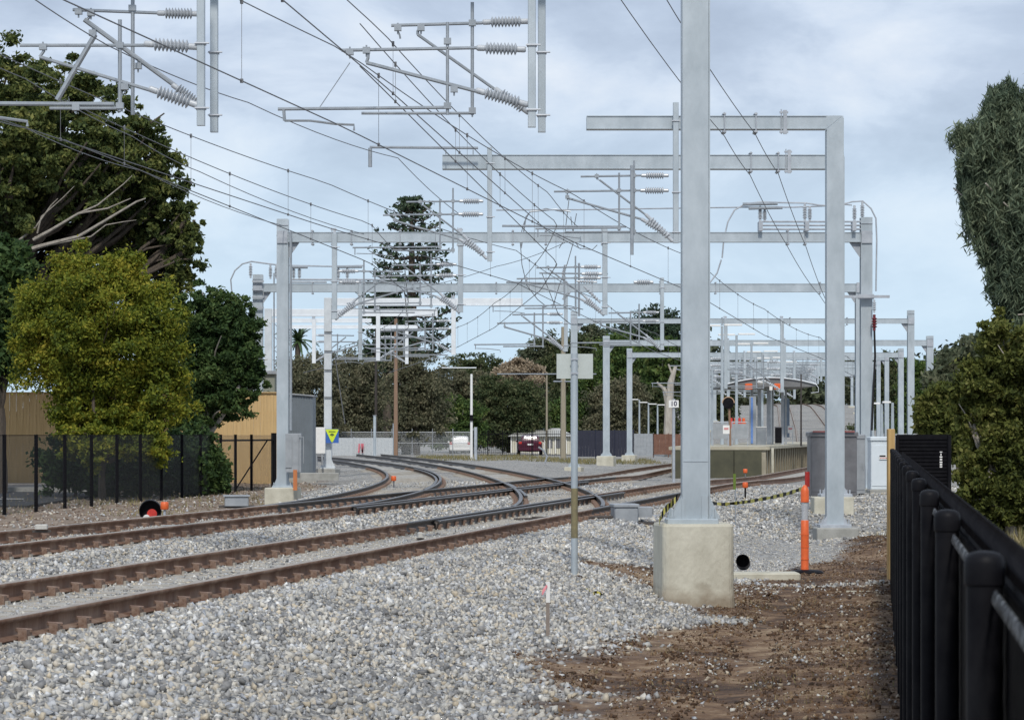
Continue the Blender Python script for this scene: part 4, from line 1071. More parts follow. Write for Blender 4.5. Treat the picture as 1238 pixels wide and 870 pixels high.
# pipe and kerb and plank
q = W(898, 677, 40.6)
dp = MB().lathe(q + Vector((0, 0, -.01)), [(.088, .25), (.088, 0), (.098, 0), (.098, .45)], 20, axis=(.1, 1, -.12)); dp.lathe(q + Vector((.02, .22, -.03)), [(.087, 0), (.087, .01)], 16, axis=(.1, 1, -.12))
tag(dp.build('drain_pipe', BLACKM, loc=tuple(q)), 'open black pipe end poking from the stones right of the tall block', 'pipe')
a, b_ = W(868, 690, 40.2), W(966, 690, 40.2)
kb = MB().box(((a.x + b_.x) / 2, 40.3, -.70), (b_.x - a.x, .55, .13), .03, bev=.02)
tag(kb.build('concrete_kerb', CONC, loc=(a.x, 40.3, -.7)), 'low concrete slab between the tall block and the orange bollard', 'kerb')
q = W(1045, 716, 36.6)
tag(MB().box(q + Vector((0, 0, .01)), (.46, .10, .025), -.05).build('plank', CONC, loc=tuple(q)), 'short pale plank lying across the earth near the timber post', 'plank')
q = W(712, 0, 34.6); tag(MB().lathe((W(699, 0, 34.6).x, 34.6, W(0, 704, 34.6).z - .03), [(.06, 0), (.07, .05), (.05, .11), (.02, .12)], 9).build('clod', mat('dark clod', (.07, .05, .035), (.05, .035, .025), 20, .95), loc=(W(699, 0, 34.6).x, 34.6, W(0, 704, 34.6).z)), 'dark clod of earth at the foot of the sign pole', 'clod')
# rough slab pieces in the gravel path
# speed board "10"
sg = thing('speed_board', 'small white board reading 10 on a grey post left of the tall mast', 'sign', W(814.5, 580, 87))
MB().bar(W(814.5, 583, 87), W(814.5, 482, 87), .045, n=10).build('post', GALVD, sg)
c_ = W(814.5, 488, 86.93)
sbp = MB().box(c_, (.30, .012, .22)).build('board', WHITE, sg)
tcv = bpy.data.curves.new('numerals', 'FONT'); tcv.body = '10'; tcv.size = .20; tcv.align_x = 'CENTER'; tcv.align_y = 'CENTER'; tcv.extrude = .002; tcv.offset = .004
to = bpy.data.objects.new('numerals', tcv); col.objects.link(to)
dg = bpy.context.evaluated_depsgraph_get(); tm = bpy.data.meshes.new_from_object(to.evaluated_get(dg)); bpy.data.objects.remove(to)
to = bpy.data.objects.new('numerals', tm); col.objects.link(to); tm.materials.clear(); tm.materials.append(mat('navy lettering', (.02, .025, .08), (.02, .02, .06), 5, .5))
to.parent = sbp; to.location = (c_ - Vector((0, .012, 0))) - base_of(sbp); to.rotation_euler = (math.pi / 2, 0, 0)

# cabinets right
def cabinet(label, px0, px1, ptop, pbot, Y, dep, body, lidc, name='equipment_cabinet', lid=True, doors=2):
    a, b_ = W(px0, pbot, Y), W(px1, ptop, Y)
    t = thing(name, label, 'cabinet', (a.x, Y, a.z)); w = b_.x - a.x; h = b_.z - a.z; cx = (a.x + b_.x) / 2
    MB().box((cx, Y + dep / 2, a.z + h * .46), (w, dep, h * .92), bev=.01).build('cabinet_body', body, t)
    for i in range(doors):
        dw = w / doors - .04
        d_ = MB().box((a.x + (i + .5) * w / doors, Y - .008, a.z + h * .44), (dw, .014, h * .76)).build('door', body, t)
        MB().box((a.x + (i + .5) * w / doors + dw * .38 * (1 if i == 0 else -1), Y - .026, a.z + h * .45), (.025, .02, .16)).build('handle', CABL, d_)
    if lid:
        MB().box((cx, Y + dep / 2, a.z + h * .955), (w * 1.06, dep * 1.1, h * .07), bev=.02).build('roof', lidc, t)
        MB().box((cx, Y + dep / 2, a.z + h * .90), (w * 1.02, dep * 1.02, .02)).build('gutter', body, t)
    return t, cx, a, w, h
cg = cabinet('dark grey cabinet with overhanging lid behind the mitred portal legs', 980, 1036, 521, 599, 67.5, .8, CABG, CABG)
m = MB().box((W(1008, 0, 67.4).x, 67.42, W(0, 521.5, 67.4).z), (.98, .03, .035)); m.build('red_edge', mat('faded red edge', (.25, .07, .06), (.2, .05, .05), 10, .6), cg[0])
cg2 = cabinet('narrow grey cabinet right behind the dark lidded one', 1033, 1046, 524, 596, 70, .5, CABL, CABL, doors=1)
cw = cabinet('tall pale blue cabinet with a small danger label beside the yellow timber post', 1053, 1082, 527, 591, 71.5, .7, WHITEC, WHITEC, doors=1)
MB().box((cw[1], 71.85, cw[2].z - .09), (.66, .8, .17), bev=.02).build('plinth', CONCG, cw[0])
q = W(1068, 552.5, 71.46)
lb = MB().box(q, (.20, .008, .11)).build('danger_label', WHITE, cw[0])
MB().box(q + Vector((-.02, -.006, .03)), (.15, .004, .035)).build('label_black_band', BLACKM, lb)
m = MB()
for i in range(5): m.box(q + Vector((-.07 + i * .035, -.006, -.018)), (.022, .004, .018))
m.build('label_red_mark', RED, lb)
# clutter of pipes behind the legs
pc = thing('pipe_riser', 'cluster of grey conduits rising at the foot of the long portal right leg', 'conduit', W(1042, 590, 73))
for x, y0 in ((1036, 560), (1041, 566), (1045, 562), (1050, 568)): MB().bar(W(x, 591, 73), W(x, y0, 73), .03, n=8).build('conduit', GALVD, pc)
# ------------------------------------------------------------------ fences and walls
def meshmat(name, colr, cell=.05, wire_=.012, cover=None):
    m, nt, b = nodes_mat(name); b.inputs['Base Color'].default_value = (*colr, 1); b.inputs['Roughness'].default_value = .6
    tc = N(nt, 'ShaderNodeTexCoord'); sp = N(nt, 'ShaderNodeSeparateXYZ'); nt.links.new(tc.outputs['Object'], sp.inputs[0])
    hs = N(nt, 'ShaderNodeVectorMath', operation='LENGTH')
    cx = N(nt, 'ShaderNodeCombineXYZ'); nt.links.new(sp.outputs[0], cx.inputs[0]); nt.links.new(sp.outputs[1], cx.inputs[1]); nt.links.new(cx.outputs[0], hs.inputs[0])
    outs = []
    for sgn in (1, -1):
        a = N(nt, 'ShaderNodeMath', operation='MULTIPLY_ADD'); a.inputs[1].default_value = sgn; nt.links.new(sp.outputs[2], a.inputs[0]); nt.links.new(hs.outputs['Value'], a.inputs[2])
        f = N(nt, 'ShaderNodeMath', operation='PINGPONG'); f.inputs[1].default_value = cell / 2 * 1.414; nt.links.new(a.outputs[0], f.inputs[0])
        l = N(nt, 'ShaderNodeMath', operation='LESS_THAN'); l.inputs[1].default_value = wire_; nt.links.new(f.outputs[0], l.inputs[0]); outs.append(l)
    mxm = N(nt, 'ShaderNodeMath', operation='MAXIMUM'); nt.links.new(outs[0].outputs[0], mxm.inputs[0]); nt.links.new(outs[1].outputs[0], mxm.inputs[1])
    nt.links.new(mxm.outputs[0], b.inputs['Alpha'])
    return m
CHAIN = meshmat('black chain mesh', (.012, .014, .014), .05, .0075)
CHAING = meshmat('galvanised chain mesh', (.40, .42, .43), .06, .006)
# left fence
fp = [5.3, 43.6, 78.3, 110.5, 141.3, 169.6, 195, 219.8, 242.3, 266.8, 284.7, 304, 331]
fY = [19 / (.12 + (619 - x) / 3500) for x in fp]
fX = [-19 + .12 * y for y in fY]
fl = thing('chain_link_fence', 'black chain link fence running along the left bank before the trees', 'fence', (fX[0], fY[0], -.5))
exX = [(-19 + .12 * y, y) for y in (61.8, 59.4)]
for i, (x, y) in enumerate(exX[::-1] + list(zip(fX, fY))):
    last = i == len(fp) + 1
    MB().bar((x, y, -.75), (x, y, 1.28 + (.05 if last else 0)), .045 if not last else .09, n=10).build('fence_post', BLACK, fl)
a, b_ = (-19 + .12 * 59.4, 59.4), (fX[-1], fY[-1])
m = MB(); m.add([(a[0], a[1] + .05, -.5), (b_[0], b_[1] + .05, -.42), (b_[0], b_[1] + .05, 1.26), (a[0], a[1] + .05, 1.26)], [(0, 1, 2, 3)])
m.build('mesh_panel', CHAIN, fl)
MB().bar((fX[9] - .15, fY[9], 1.10), (fX[-1], fY[-1], 1.10), .03, n=8).build('top_rail', BLACK, fl)
MB().bar((fX[10], fY[10], -.4), (fX[10] + .75, fY[10] + 2.6, 1.1), .022, n=8).build('brace', BLACK, fl)
MB().bar((a[0], a[1], 1.262), (fX[9], fY[9], 1.262), .008, n=6).build('strain_wire', BLACK, fl)
# right fence beside the camera
def rfx(Y): return .163 + .127 * Y
fr = thing('chain_link_fence', 'black fence with domed posts running away beside the camera on the right', 'fence', (rfx(2), 2, -.7))
Y = 2.0; pY = []
while Y < 40: pY.append(Y); Y += 2.5
for Y in pY:
    MB().lathe((rfx(Y), Y, -.9), [(.0285, 0), (.0285, 1.945), (.031, 1.947), (.0318, 1.953), (.0318, 1.980), (.030, 1.989), (.023, 1.996), (.012, 1.999), (.0, 2.0)], 20).build('fence_post', BLACKM, fr, True)
m = MB(); o_ = .045
nseg = 60
for i in range(nseg):
    ya, yb = 1.0 + (39 - 1.0) * i / nseg, 1.0 + (39 - 1.0) * (i + 1) / nseg
    xa, xb = rfx(ya) + o_, rfx(yb) + o_
    m.add([(xa, ya, -.8), (xb, yb, -.8), (xb, yb, 1.075), (xa, ya, 1.075), (xa + .008, ya, -.8), (xb + .008, yb, -.8), (xb + .008, yb, 1.075), (xa + .008, ya, 1.075)], [(0, 1, 2, 3), (7, 6, 5, 4), (3, 2, 6, 7)])
cloth = m.build('shade_cloth', BLACK, fr)
m = MB(); Y = 1.6
while Y < 26:                                    # twisted wire ends along the top selvage, and diamonds below
    x = rfx(Y) + o_ - .006; s_ = .028
    m.tube([(x, Y - s_, 1.06), (x - .006, Y, 1.098), (x + .004, Y + .004, 1.118), (x + .004, Y - .006, 1.095), (x, Y + s_, 1.06)], .0026 if Y < 14 else .004, 5)
    Y += s_ * 2
m.build('knuckled_edge', BLACKM, fr)
m = MB()
Y = 1.6
while Y < 13:
    x0_ = rfx(Y) + o_ - .008
    pts1 = []; 
    for s_ in (1, -1):
        L = .6
        m.tube([(rfx(Y) + o_ - .008 - .002 * s_, Y, 1.04), (rfx(Y + s_ * L * .8) + o_ - .008 - .002 * s_, Y + s_ * L * .8, 1.04 - L)], .0022, 4)
    Y += .056
m.build('mesh_wire', BLACKM, fr)
m = MB(); Y = 1.4; k_ = 0; pts = []
while Y < 24:                                    # twisted wire selvage on the near side, between the posts
    pts.append((rfx(Y) + .012 + .004 * (k_ % 2), Y, 1.022 + .016 * (k_ % 2))); Y += .016 if Y < 12 else .03; k_ += 1
m.tube(pts, .0034, 5); m.build('twisted_selvage', mat('glint flecked wire', (.015, .016, .018), (.15, .16, .17), 26, .4, .3, 0, None, None, 3, .45, .62), fr)  # pale flecks put the glints of the wire into its colour
# timber corner post
q = W(1077, 0, 39.6)
tag(MB().box((W(1077, 0, 39.5).x, 39.5, .31), (.095, .10, 2.09), .1, bev=.006).build('timber_post', TIMBER, loc=(q.x, 39.5, -.7)), 'yellow timber post at the far end of the black fence', 'post')
# dark ribbed gate panel past the end of the fence
pn = thing('screen_panel', 'black ribbed screen with white lettering at the far end of the right fence', 'screen', (W(1090, 0, 40.6).x, 40.6, -.7))
m = MB(); xa, xb = W(1085, 0, 40.6).x, W(1148, 0, 40.6).x
m.box(((xa + xb) / 2, 40.66, .29), (xb - xa, .02, 1.98))
z = -.65
while z < 1.25: m.box(((xa + xb) / 2, 40.645, z), (xb - xa - .01, .02, .022)); z += .052
m.build('ribbed_sheet', BLACK, pn)
m = MB()
for x in (xa, xb): m.bar((x, 40.62, -.8), (x, 40.62, 1.27), .028, n=10)
m.build('screen_post', BLACKM, pn)
m = MB()
for i, (zz, ww, hh) in enumerate(((1.035, .045, .012), (1.0, .018, .03), (.965, .045, .02), (.93, .04, .022), (.893, .045, .02), (.86, .04, .024), (.828, .042, .018))): m.box((W(1138, 0, 40.6).x, 40.63, zz), (ww * .8, .006, hh))
m.build('lettering', WHITE, pn)
# tan timber fence
PAL = mat('new pine paling', (.56, .39, .19), (.46, .31, .14), 3, .8, 0, .1, 20, (9, 9, .4))
tf = thing('paling_fence', 'tall tan timber fence behind the yellow and dark green bushes', 'fence', (-20, 97, -.4))
m = MB(); x = -24.0; xe = W(335, 0, 97).x
while x < xe:
    m.box((x + .055, 97 + (.012 if int(x * 9) % 2 else 0), 1.12), (.108, .02, 3.1)); x += .112
m.build('palings', PAL, tf)
MB().box(((xe - 24) / 2, 97.06, 2.0), (xe + 24, .05, .1)).build('fence_rail', PAL, tf)
MB().box(((xe - 24) / 2, 96.96, 2.685), (xe + 24, .09, .03)).build('capping', PAL, tf)
# car park and its kerb
def slab(name, x0, x1, y0, y1, z, mt, th=.25):
    o = MB().box(((x0 + x1) / 2, (y0 + y1) / 2, z - th / 2), (x1 - x0, y1 - y0, th)).build(name, mt); o['kind'] = 'structure'; return o
slab('car_park', -45, -11.9, 71, 88, -.46, mat('asphalt', (.048, .05, .056), (.036, .038, .042), 12, .9, 0, .3, 60))
slab('kerb', -45, -11.9, 88, 88.35, -.32, CONCG)
slab('footpath', -45, -11.4, 88.35, 96.9, -.34, mat('footpath concrete', (.30, .28, .26), (.24, .22, .20), 2, .9))
slab('parking_line', -45, -13.2, 78.2, 78.35, -.452, WHITE, .02)
# sheds
sh = thing('metal_shed', 'blue grey corrugated shed behind the left mast', 'shed', (W(345, 0, 98).x, 98, -.3))
SHED = mat('blue grey sheet steel', (.17, .20, .23), (.14, .165, .19), 2, .45, .2)
xa, xb = W(336, 0, 98.2).x, W(378, 0, 98.2).x; za = -.35; zb_ = W(0, 475.5, 98).z
m = MB(); m.add([(xa, 98.2, za), (xb, 98.2, za), (xb, 98.2, zb_ - .1), (xa, 98.2, zb_), (xa, 99.8, za), (xb, 99.8, za), (xb, 99.8, zb_ - .1), (xa, 99.8, zb_)], [(0, 1, 2, 3), (7, 6, 5, 4), (0, 4, 5, 1), (1, 5, 6, 2), (2, 6, 7, 3), (3, 7, 4, 0)])
x = xa + .03
while x < xb - .02: m.box((x, 98.19, (za + zb_) / 2 - .06), (.03, .03, zb_ - za - .13)); x += .09
m.build('wall', SHED, sh)
m = MB(); m.add([(xa - .05, 98.1, zb_ + .005), (xb + .05, 98.1, zb_ - .1), (xb + .05, 99.9, zb_ - .1), (xa - .05, 99.9, zb_ + .005), (xa - .05, 98.1, zb_ + .05), (xb + .05, 98.1, zb_ - .055), (xb + .05, 99.9, zb_ - .055), (xa - .05, 99.9, zb_ + .05)], [(3, 2, 1, 0), (4, 5, 6, 7), (0, 1, 5, 4), (1, 2, 6, 5), (2, 3, 7, 6), (3, 0, 4, 7)])
m.build('roof', CABL, sh)
MB().box(((xa + xb) / 2, 98.3, za - .0), (xb - xa + .3, .5, .3), bev=.02).build('footing', CONCG, sh)
bl = thing('building', 'plain olive grey building showing above the timber fence left of the mast', 'building', (W(300, 0, 112).x, 112, -.3))
xa, xb = W(262, 0, 112).x, W(332, 0, 112).x; zt_ = W(0, 452, 112).z
MB().box(((xa + xb) / 2, 114, zt_ / 2 - .2), (xb - xa, 4, zt_ + .4)).build('wall', mat('olive render', (.24, .25, .20), (.20, .21, .17), 1.5, .8), bl)
MB().box(((xa + xb) / 2, 114, zt_ + .06), (xb - xa + .3, 4.3, .12)).build('roof', CABL, bl)
# long slab retaining edge at left mast
tag(MB().box((W(385, 0, 96).x, 96.5, -.12), (1.3, .5, .25), .05, bev=.02).build('concrete_edge', CONCG, loc=(W(385, 0, 96).x, 96.5, -.2)), 'low concrete edge beside the blue grey shed', 'kerb')

# far fences
def simple_fence(label, x0px, x1px, Y, ztop, zbot, n, kind, mt, mt2=None, slats=None, group=None, Y2=None):
    Y2 = Y2 or Y
    A = Vector((W(x0px, 0, Y).x, Y, zbot)); B = Vector((W(x1px, 0, Y2).x, Y2, zbot))
    t = thing('fence', label, 'fence', tuple(A), group)
    for i in range(n + 1):
        p_ = A.lerp(B, i / n); MB().bar((p_.x, p_.y, zbot - .2), (p_.x, p_.y, ztop + (.06 if kind != 'mesh' else .0)), .04 if kind != 'mesh' else .035, n=6).build('fence_post', mt2 or mt, t)
    m = MB()
    if kind == 'solid':
        k = slats or int((B - A).length / .2); d_ = (B - A) / k
        for i in range(k):
            c_ = A + d_ * (i + .5); m.box((c_.x, c_.y + (.03 if i % 2 else 0), (ztop + zbot) / 2), (d_.length * .98, .02, ztop - zbot), math.atan2(d_.y, d_.x))
        m.build('panel', mt, t)
    elif kind == 'rails':
        k = slats or int((B - A).length / .13); d_ = (B - A) / k
        for i in range(k): c_ = A + d_ * (i + .5); m.box((c_.x, c_.y, (ztop + zbot) / 2 + .05), (.022, .022, ztop - zbot))
        for z in (zbot + .15, ztop - .2): m.bar(A + Vector((0, 0, z - zbot)), B + Vector((0, 0, z - zbot)), .022, n=4)
        m.build('pickets', mt, t)
    else:
        m.add([A + Vector((0, .03, 0)), B + Vector((0, .03, 0)), B + Vector((0, .03, ztop - zbot - .25)), A + Vector((0, .03, ztop - zbot - .25))], [(0, 1, 2, 3)]); m.build('mesh_panel', CHAING, t)
        m2 = MB(); m2.bar(A + Vector((0, 0, ztop - zbot - .25)), B + Vector((0, 0, ztop - zbot - .25)), .025, n=6); m2.bar(A + Vector((0, 0, .9)), B + Vector((0, 0, .9)), .02, n=6); m2.build('fence_rail', CABL, t)
    return t
NAVY = mat('dark blue sheet', (.010, .012, .028), (.016, .018, .036), 4, .5)
simple_fence('solid dark navy fence behind the paired portal legs in the middle distance', 697, 766, 200, W(0, 520, 200).z, -.25, 3, 'solid', NAVY)
simple_fence('grey corrugated fence joining the navy one to the rusty one', 766, 790, 200, W(0, 524, 200).z, -.2, 1, 'solid', CABL)
simple_fence('rust brown sheet fence ending near the white 10 board', 790, 826, 200, W(0, 524.5, 200).z, -.1, 2, 'solid', mat('rusty sheet', (.13, .06, .04), (.18, .09, .06), 3, .8))
simple_fence('black picket fence in front of the maroon car', 572, 697, 198, W(0, 521, 198).z, -.25, 7, 'rails', BLACK)
simple_fence('wire mesh fence with tall posts behind the curved tracks', 400, 572, 212, W(0, 518, 212).z, -.25, 7, 'mesh', CABL)
hs = simple_fence('pale corrugated hoarding at the bend of the branch tracks', 402, 480, 206, W(0, 529, 206).z, -.25, 3, 'solid', mat('pale zinc sheet', (.40, .43, .45), (.52, .54, .55), 9, .5, .2), None, 36)
m = MB()
for i, x in enumerate((434.5, 437, 439)): m.bar(W(x, 536, 205.8), W(x + (1.5 if i % 2 else -1), 547, 205.8), .07, n=4)
m.build('red_graffiti', mat('pink red paint', (.5, .07, .12), (.6, .2, .22), 10, .6), hs)
for i, (x, yt, Y, g) in enumerate(((453, 502, 195, 'left'), (476.5, 512, 195, 'right'))):
    t = thing('steel_post', 'stout %s grey post standing behind the curved tracks' % ('left of two' if i == 0 else 'right of two,'), 'post', W(x, 552, Y)); 
    t['label'] = ['stout grey post rising above the pale hoarding near its middle', 'stout grey post standing right against the brown timber pole foot'][i]
    MB().bar(W(x, 553, Y), W(x, yt, Y), .10, n=8).build('post', GALV, t); MB().box(W(x, yt, Y), (.24, .24, .03)).build('cap', GALVD, t)
# white slim pole and low marker at the middle
wp = thing('signal_pole', 'white pole with a grey lower sleeve left of the black picket fence', 'pole', W(571, 557, 170))
MB().bar(W(570, 556, 170), W(570, 452, 170), .085, .07, n=8).build('pole', WHITE, wp); MB().bar(W(575, 558, 169), W(575, 516, 169), .10, n=8).build('sleeve', GALVD, wp)
MB().box(W(570, 505, 169.9), (.2, .1, .35)).build('lamp_head', BLACKM, wp)
MB().bar(W(534, 444.5, 170), W(576, 444.5, 170), .04, n=6).build('cross_arm', STEELW, wp)
# timber poles
def tpole(label, px, pt, pb, Y, r, mt, arms=(), name='utility_pole', lean=0):
    t = thing(name, label, 'pole', W(px, pb, Y), 'poles in the background')
    MB().tube([W(px, pb + 2, Y), W(px + lean * .5, (pt + pb) / 2, Y), W(px + lean, pt, Y)], [r, r * .85, r * .7], 8).build('pole', mt, t, True)
    for y, w in arms: MB().bar(W(px - w, y, Y - .1), W(px + w, y, Y - .1), .05, n=4).build('cross_arm', STEELW, t)
tpole('brown timber pole with an orange foot behind the curved tracks', 478.5, 385, 552, 190, .15, POLEW, ((400, 20),))
tpole('slim tarred black pole behind the pale hoarding', 454.5, 398, 530, 215, .11, POLED)
tpole('grey weathered pole just left of the blank signboard', 681, 395, 552, 185, .19, POLEG, ((461, 12),))
tpole('short pole with a long cross arm against the tan dead tree', 661, 452, 540, 235, .09, POLEG, ((452, 60),))
# small curled thing on the verge
q = W(659, 560, 150); tag(MB().tube([q, q + Vector((.1, 0, .35)), q + Vector((-.1, 0, .7)), q + Vector((-.35, 0, .85))], .05, 6).build('pipe_stub', CABL, loc=tuple(q)), 'bent pipe stub on the verge below the maroon car', 'pipe')
# cream house wall behind the car
hw = thing('house', 'low cream house seen behind the maroon car and picket fence', 'house', W(655, 545, 236))
CREAM = mat('cream wall', (.62, .60, .50), (.55, .53, .44), 1.2, .8)
xa, xb = W(618, 0, 236).x, W(692, 0, 236).x
MB().box(((xa + xb) / 2, 239, .35), (xb - xa, 6, 1.5)).build('wall', CREAM, hw)
for x in (630, 644, 664, 676): MB().box(W(x, 536, 235.97), (.5, .05, .7)).build('window', CABG, hw)
m = MB(); x = xa
while x < xb: m.box((x, 235.95, .4), (.08, .08, 1.35)); x += .45
m.build('verandah_post', WHITE, hw)
m = MB(); m.add([(xa - .3, 235.6, 1.12), (xb + .3, 235.6, 1.12), (xb + .3, 242.4, 1.12), (xa - .3, 242.4, 1.12), (xa + 1, 239, 1.8), (xb - 1, 239, 1.8)], [(3, 2, 1, 0), (0, 1, 5, 4), (2, 3, 4, 5), (1, 2, 5), (3, 0, 4)]); m.build('roof', mat('pale tin roof', (.45, .45, .42), (.38, .38, .36), 3, .6), hw)
# car
def car(px, pb, Y, label, paint, name='parked_car', wdt=1.76, group=None):
    q = W(px, pb, Y); t = thing(name, label, 'car', tuple(q), group)
    X, Z = q.x, q.z
    def loft(secs, nm, mt):
        m = MB(); n = 10; vs = []
        for (y, w, z0, z1, k_) in secs:
            for i in range(n):
                a = 2 * math.pi * i / n + math.pi / n
                ca, sa = math.cos(a), math.sin(a)
                sx = math.copysign(abs(ca) ** k_, ca); sz = math.copysign(abs(sa) ** k_, sa)
                vs.append((X + sx * w / 2, Y + y, Z + (z0 + z1) / 2 + sz * (z1 - z0) / 2))
        fs = [tuple(range(n - 1, -1, -1)), tuple(range((len(secs) - 1) * n, len(secs) * n))]
        for r_ in range(len(secs) - 1):
            for i in range(n): fs.append((r_ * n + i, r_ * n + (i + 1) % n, r_ * n + n + (i + 1) % n, r_ * n + n + i))
        m.add(vs, fs); return m.build(nm, mt, t, True)
    w = wdt
    loft([(0, w * .9, .35, .92, .45), (.08, w * .97, .26, 1.0, .4), (.6, w, .22, 1.02, .4), (3.0, w, .22, .98, .4), (3.9, w * .95, .25, .86, .45), (4.2, w * .8, .32, .74, .5)], 'body', paint)
    gl = loft([(.12, w * .70, .85, 1.05, .5), (.30, w * .74, .85, 1.36, .45), (.7, w * .76, .85, 1.45, .45), (2.0, w * .76, .85, 1.46, .45), (2.9, w * .7, .85, 1.0, .5)], 'cabin', paint)
    GL = mat('dark car glass', (.10, .13, .15), (.16, .19, .21), 2, .08)
    m = MB().add([(X - w * .29, Y + .13, Z + 1.0), (X + w * .29, Y + .13, Z + 1.0), (X + w * .25, Y + .27, Z + 1.32), (X - w * .25, Y + .27, Z + 1.32)], [(0, 1, 2, 3)]); m.build('rear_window', mat('bright glass', (.30, .38, .40), (.42, .48, .50), 3, .1), t)
    for s_ in (-1, 1):
        MB().box((X + s_ * w * .40, Y + .0, Z + .88), (.2, .08, .16)).build('tail_light', RED, t)
        for y in (.75, 3.35):
            wh = MB().lathe((X + s_ * (w / 2 - .2), Y + y, Z + .3), [(.2, 0), (.3, .01), (.31, .04), (.31, .18), (.2, .2)], 18, axis=(s_, 0, 0)).build('wheel', BLACKM, t, True)
            MB().lathe((X + s_ * (w / 2 - .2), Y + y, Z + .3), [(.19, .195), (.17, .21), (.03, .215)], 12, axis=(s_, 0, 0)).build('rim', SILVER, wh)
        MB().box((X + s_ * (w / 2 + .06), Y + 2.5, Z + .98), (.14, .1, .12)).build('wing_mirror', paint, t)
    MB().box((X, Y - .01, Z + .42), (w * .9, .12, .16), bev=.02).build('bumper', paint, t)
    MB().box((X, Y - .0, Z + .76), (.40, .03, .11)).build('number_plate', WHITE, t)
    return t
car(641, 550, 205, 'maroon hatchback seen from behind through the black picket fence', mat('maroon car paint', (.055, .008, .020), (.07, .010, .026), 2, .25))
car(556, 549, 228, 'white car partly hidden behind the mesh fence and slim white pole', WHITE, group=None)
# rubbish bin shape by the brown pole
wb = thing('green_bin', 'dark bin with a pale lid at the mesh fence right of the brown pole', 'bin', W(491, 549, 214))
MB().box(W(491, 542, 214), (.7, .6, .9), bev=.04).build('bin_body', mat('dark bin', (.02, .03, .03), (.03, .04, .04), 5, .5), wb); MB().box(W(491, 534, 214), (.85, .7, .09), bev=.02).build('lid', WHITE, wb)

# ------------------------------------------------------------------ station platform
pf = thing('station_platform', 'raised island platform with a green end wall beyond the junction', 'platform', (8, 113, -.4))
PZ = .80
ysP = np.arange(113, 190, 3.0)
top = []; 
L_ = [(float(t2(y)) + 1.65, y) for y in ysP]; R_ = [(float(t1(y)) - 1.62, y) for y in ysP]
L_[0] = (W(812, 0, 113).x, 113.0); R_[0] = (W(926, 0, 113).x, 113.0)
CP = mat('platform concrete', (.40, .37, .29), (.28, .25, .19), 1.2, .9, 0, .2, 12)
m = MB(); n = len(ysP)
vs = [(x, y, -.6) for x, y in L_] + [(x, y, PZ - .12) for x, y in L_] + [(x, y, -.6) for x, y in R_] + [(x, y, PZ - .12) for x, y in R_]
fs = []
for i in range(n - 1):
    fs += [(i, i + 1, n + i + 1, n + i), (2 * n + i, 2 * n + i + 1, 3 * n + i + 1, 3 * n + i)]
fs += [(0, 2 * n, 3 * n, n), (n - 1, 2 * n - 1, 4 * n - 1, 3 * n - 1)]
m.add(vs, fs); m.build('side_wall', CP, pf)
m = MB()
vs = [(x - .12, y, PZ - .12) for x, y in L_] + [(x + .14, y, PZ - .12) for x, y in R_] + [(x - .12, y, PZ) for x, y in L_] + [(x + .14, y, PZ) for x, y in R_]
vs = [(x, y - (.1 if abs(y - 113) < .1 else 0), z) for x, y, z in vs]
fs = []
for i in range(n - 1):
    fs += [(i, i + 1, n + i + 1, n + i), (2 * n + i, 3 * n + i, 3 * n + i + 1, 2 * n + i + 1), (i, 2 * n + i, 2 * n + i + 1, i + 1), (n + i, n + i + 1, 3 * n + i + 1, 3 * n + i)]
fs += [(0, n, 3 * n, 2 * n)]
m.add(vs, fs); m.build('coping', mat('pale coping', (.46, .43, .33), (.34, .31, .24), 2, .9), pf)
x0, x1 = W(813, 0, 112.8).x, W(921, 0, 112.8).x
GRN = mat('dark olive green paint', (.05, .05, .03), (.075, .072, .042), 2.5, .7)
g_ = MB().box(((x0 + x1) / 2, 112.9, .08), (x1 - x0, .08, 1.15)).build('green_end_wall', GRN, pf)
m = MB()
for u in (.36, .69): m.box((x0 + (x1 - x0) * u, 112.84, .08), (.02, .02, 1.14))
m.build('joint', BLACK, g_)
PIER = mat('stained pier', (.20, .17, .12), (.14, .12, .08), 3, .9)
for i in range(1, n - 1):
    for k_ in range(2):
        y = ysP[i] - 1.5 * k_; x = float(t1(y)) - 1.60; MB().box((x, y, .08), (.10, .18, 1.15)).build('wall_pier', PIER, pf)
for x in (923.5, 934): MB().box(W(x, 556, 113.6 if x < 930 else 116), (.10, .12, 1.0)).build('end_pier', CONC, pf)
# shelter
sx_, sy_ = W(924.5, 0, 140).x, 140
sh = thing('platform_shelter', 'arched grey canopy on slim columns on the station platform', 'shelter', (sx_, sy_, PZ))
m = MB(); N_ = 18; halfw = 2.12
zc_ = lambda u: 3.62 + .32 * (1 - u * u) - (.0)
top_, bot_ = [], []
for j, y in enumerate((136.5, 146)):
    for i in range(N_ + 1):
        u = -1 + 2 * i / N_; m.v.append((sx_ + u * halfw, y, zc_(u)))
    for i in range(N_ + 1):
        u = -1 + 2 * i / N_; m.v.append((sx_ + u * halfw, y, zc_(u) - .07 - .62 * (1 - abs(u) ** 2.2) * .55))
K = 2 * (N_ + 1)
for i in range(N_):
    m.f += [(i, i + 1, K + i + 1, K + i), (N_ + 1 + i, K + N_ + 1 + i, K + N_ + 2 + i, N_ + 2 + i), (i, N_ + 1 + i, N_ + 2 + i, i + 1), (K + i, K + i + 1, K + N_ + 2 + i, K + N_ + 1 + i)]; m.mi += [0] * 4
m.f += [(0, K, K + N_ + 1, N_ + 1), (N_, 2 * N_ + 1, K + 2 * N_ + 1, K + N_)]; m.mi += [0, 0]
m.build('canopy', mat('grey canopy sheet', (.13, .135, .14), (.17, .175, .18), 3, .7), sh)
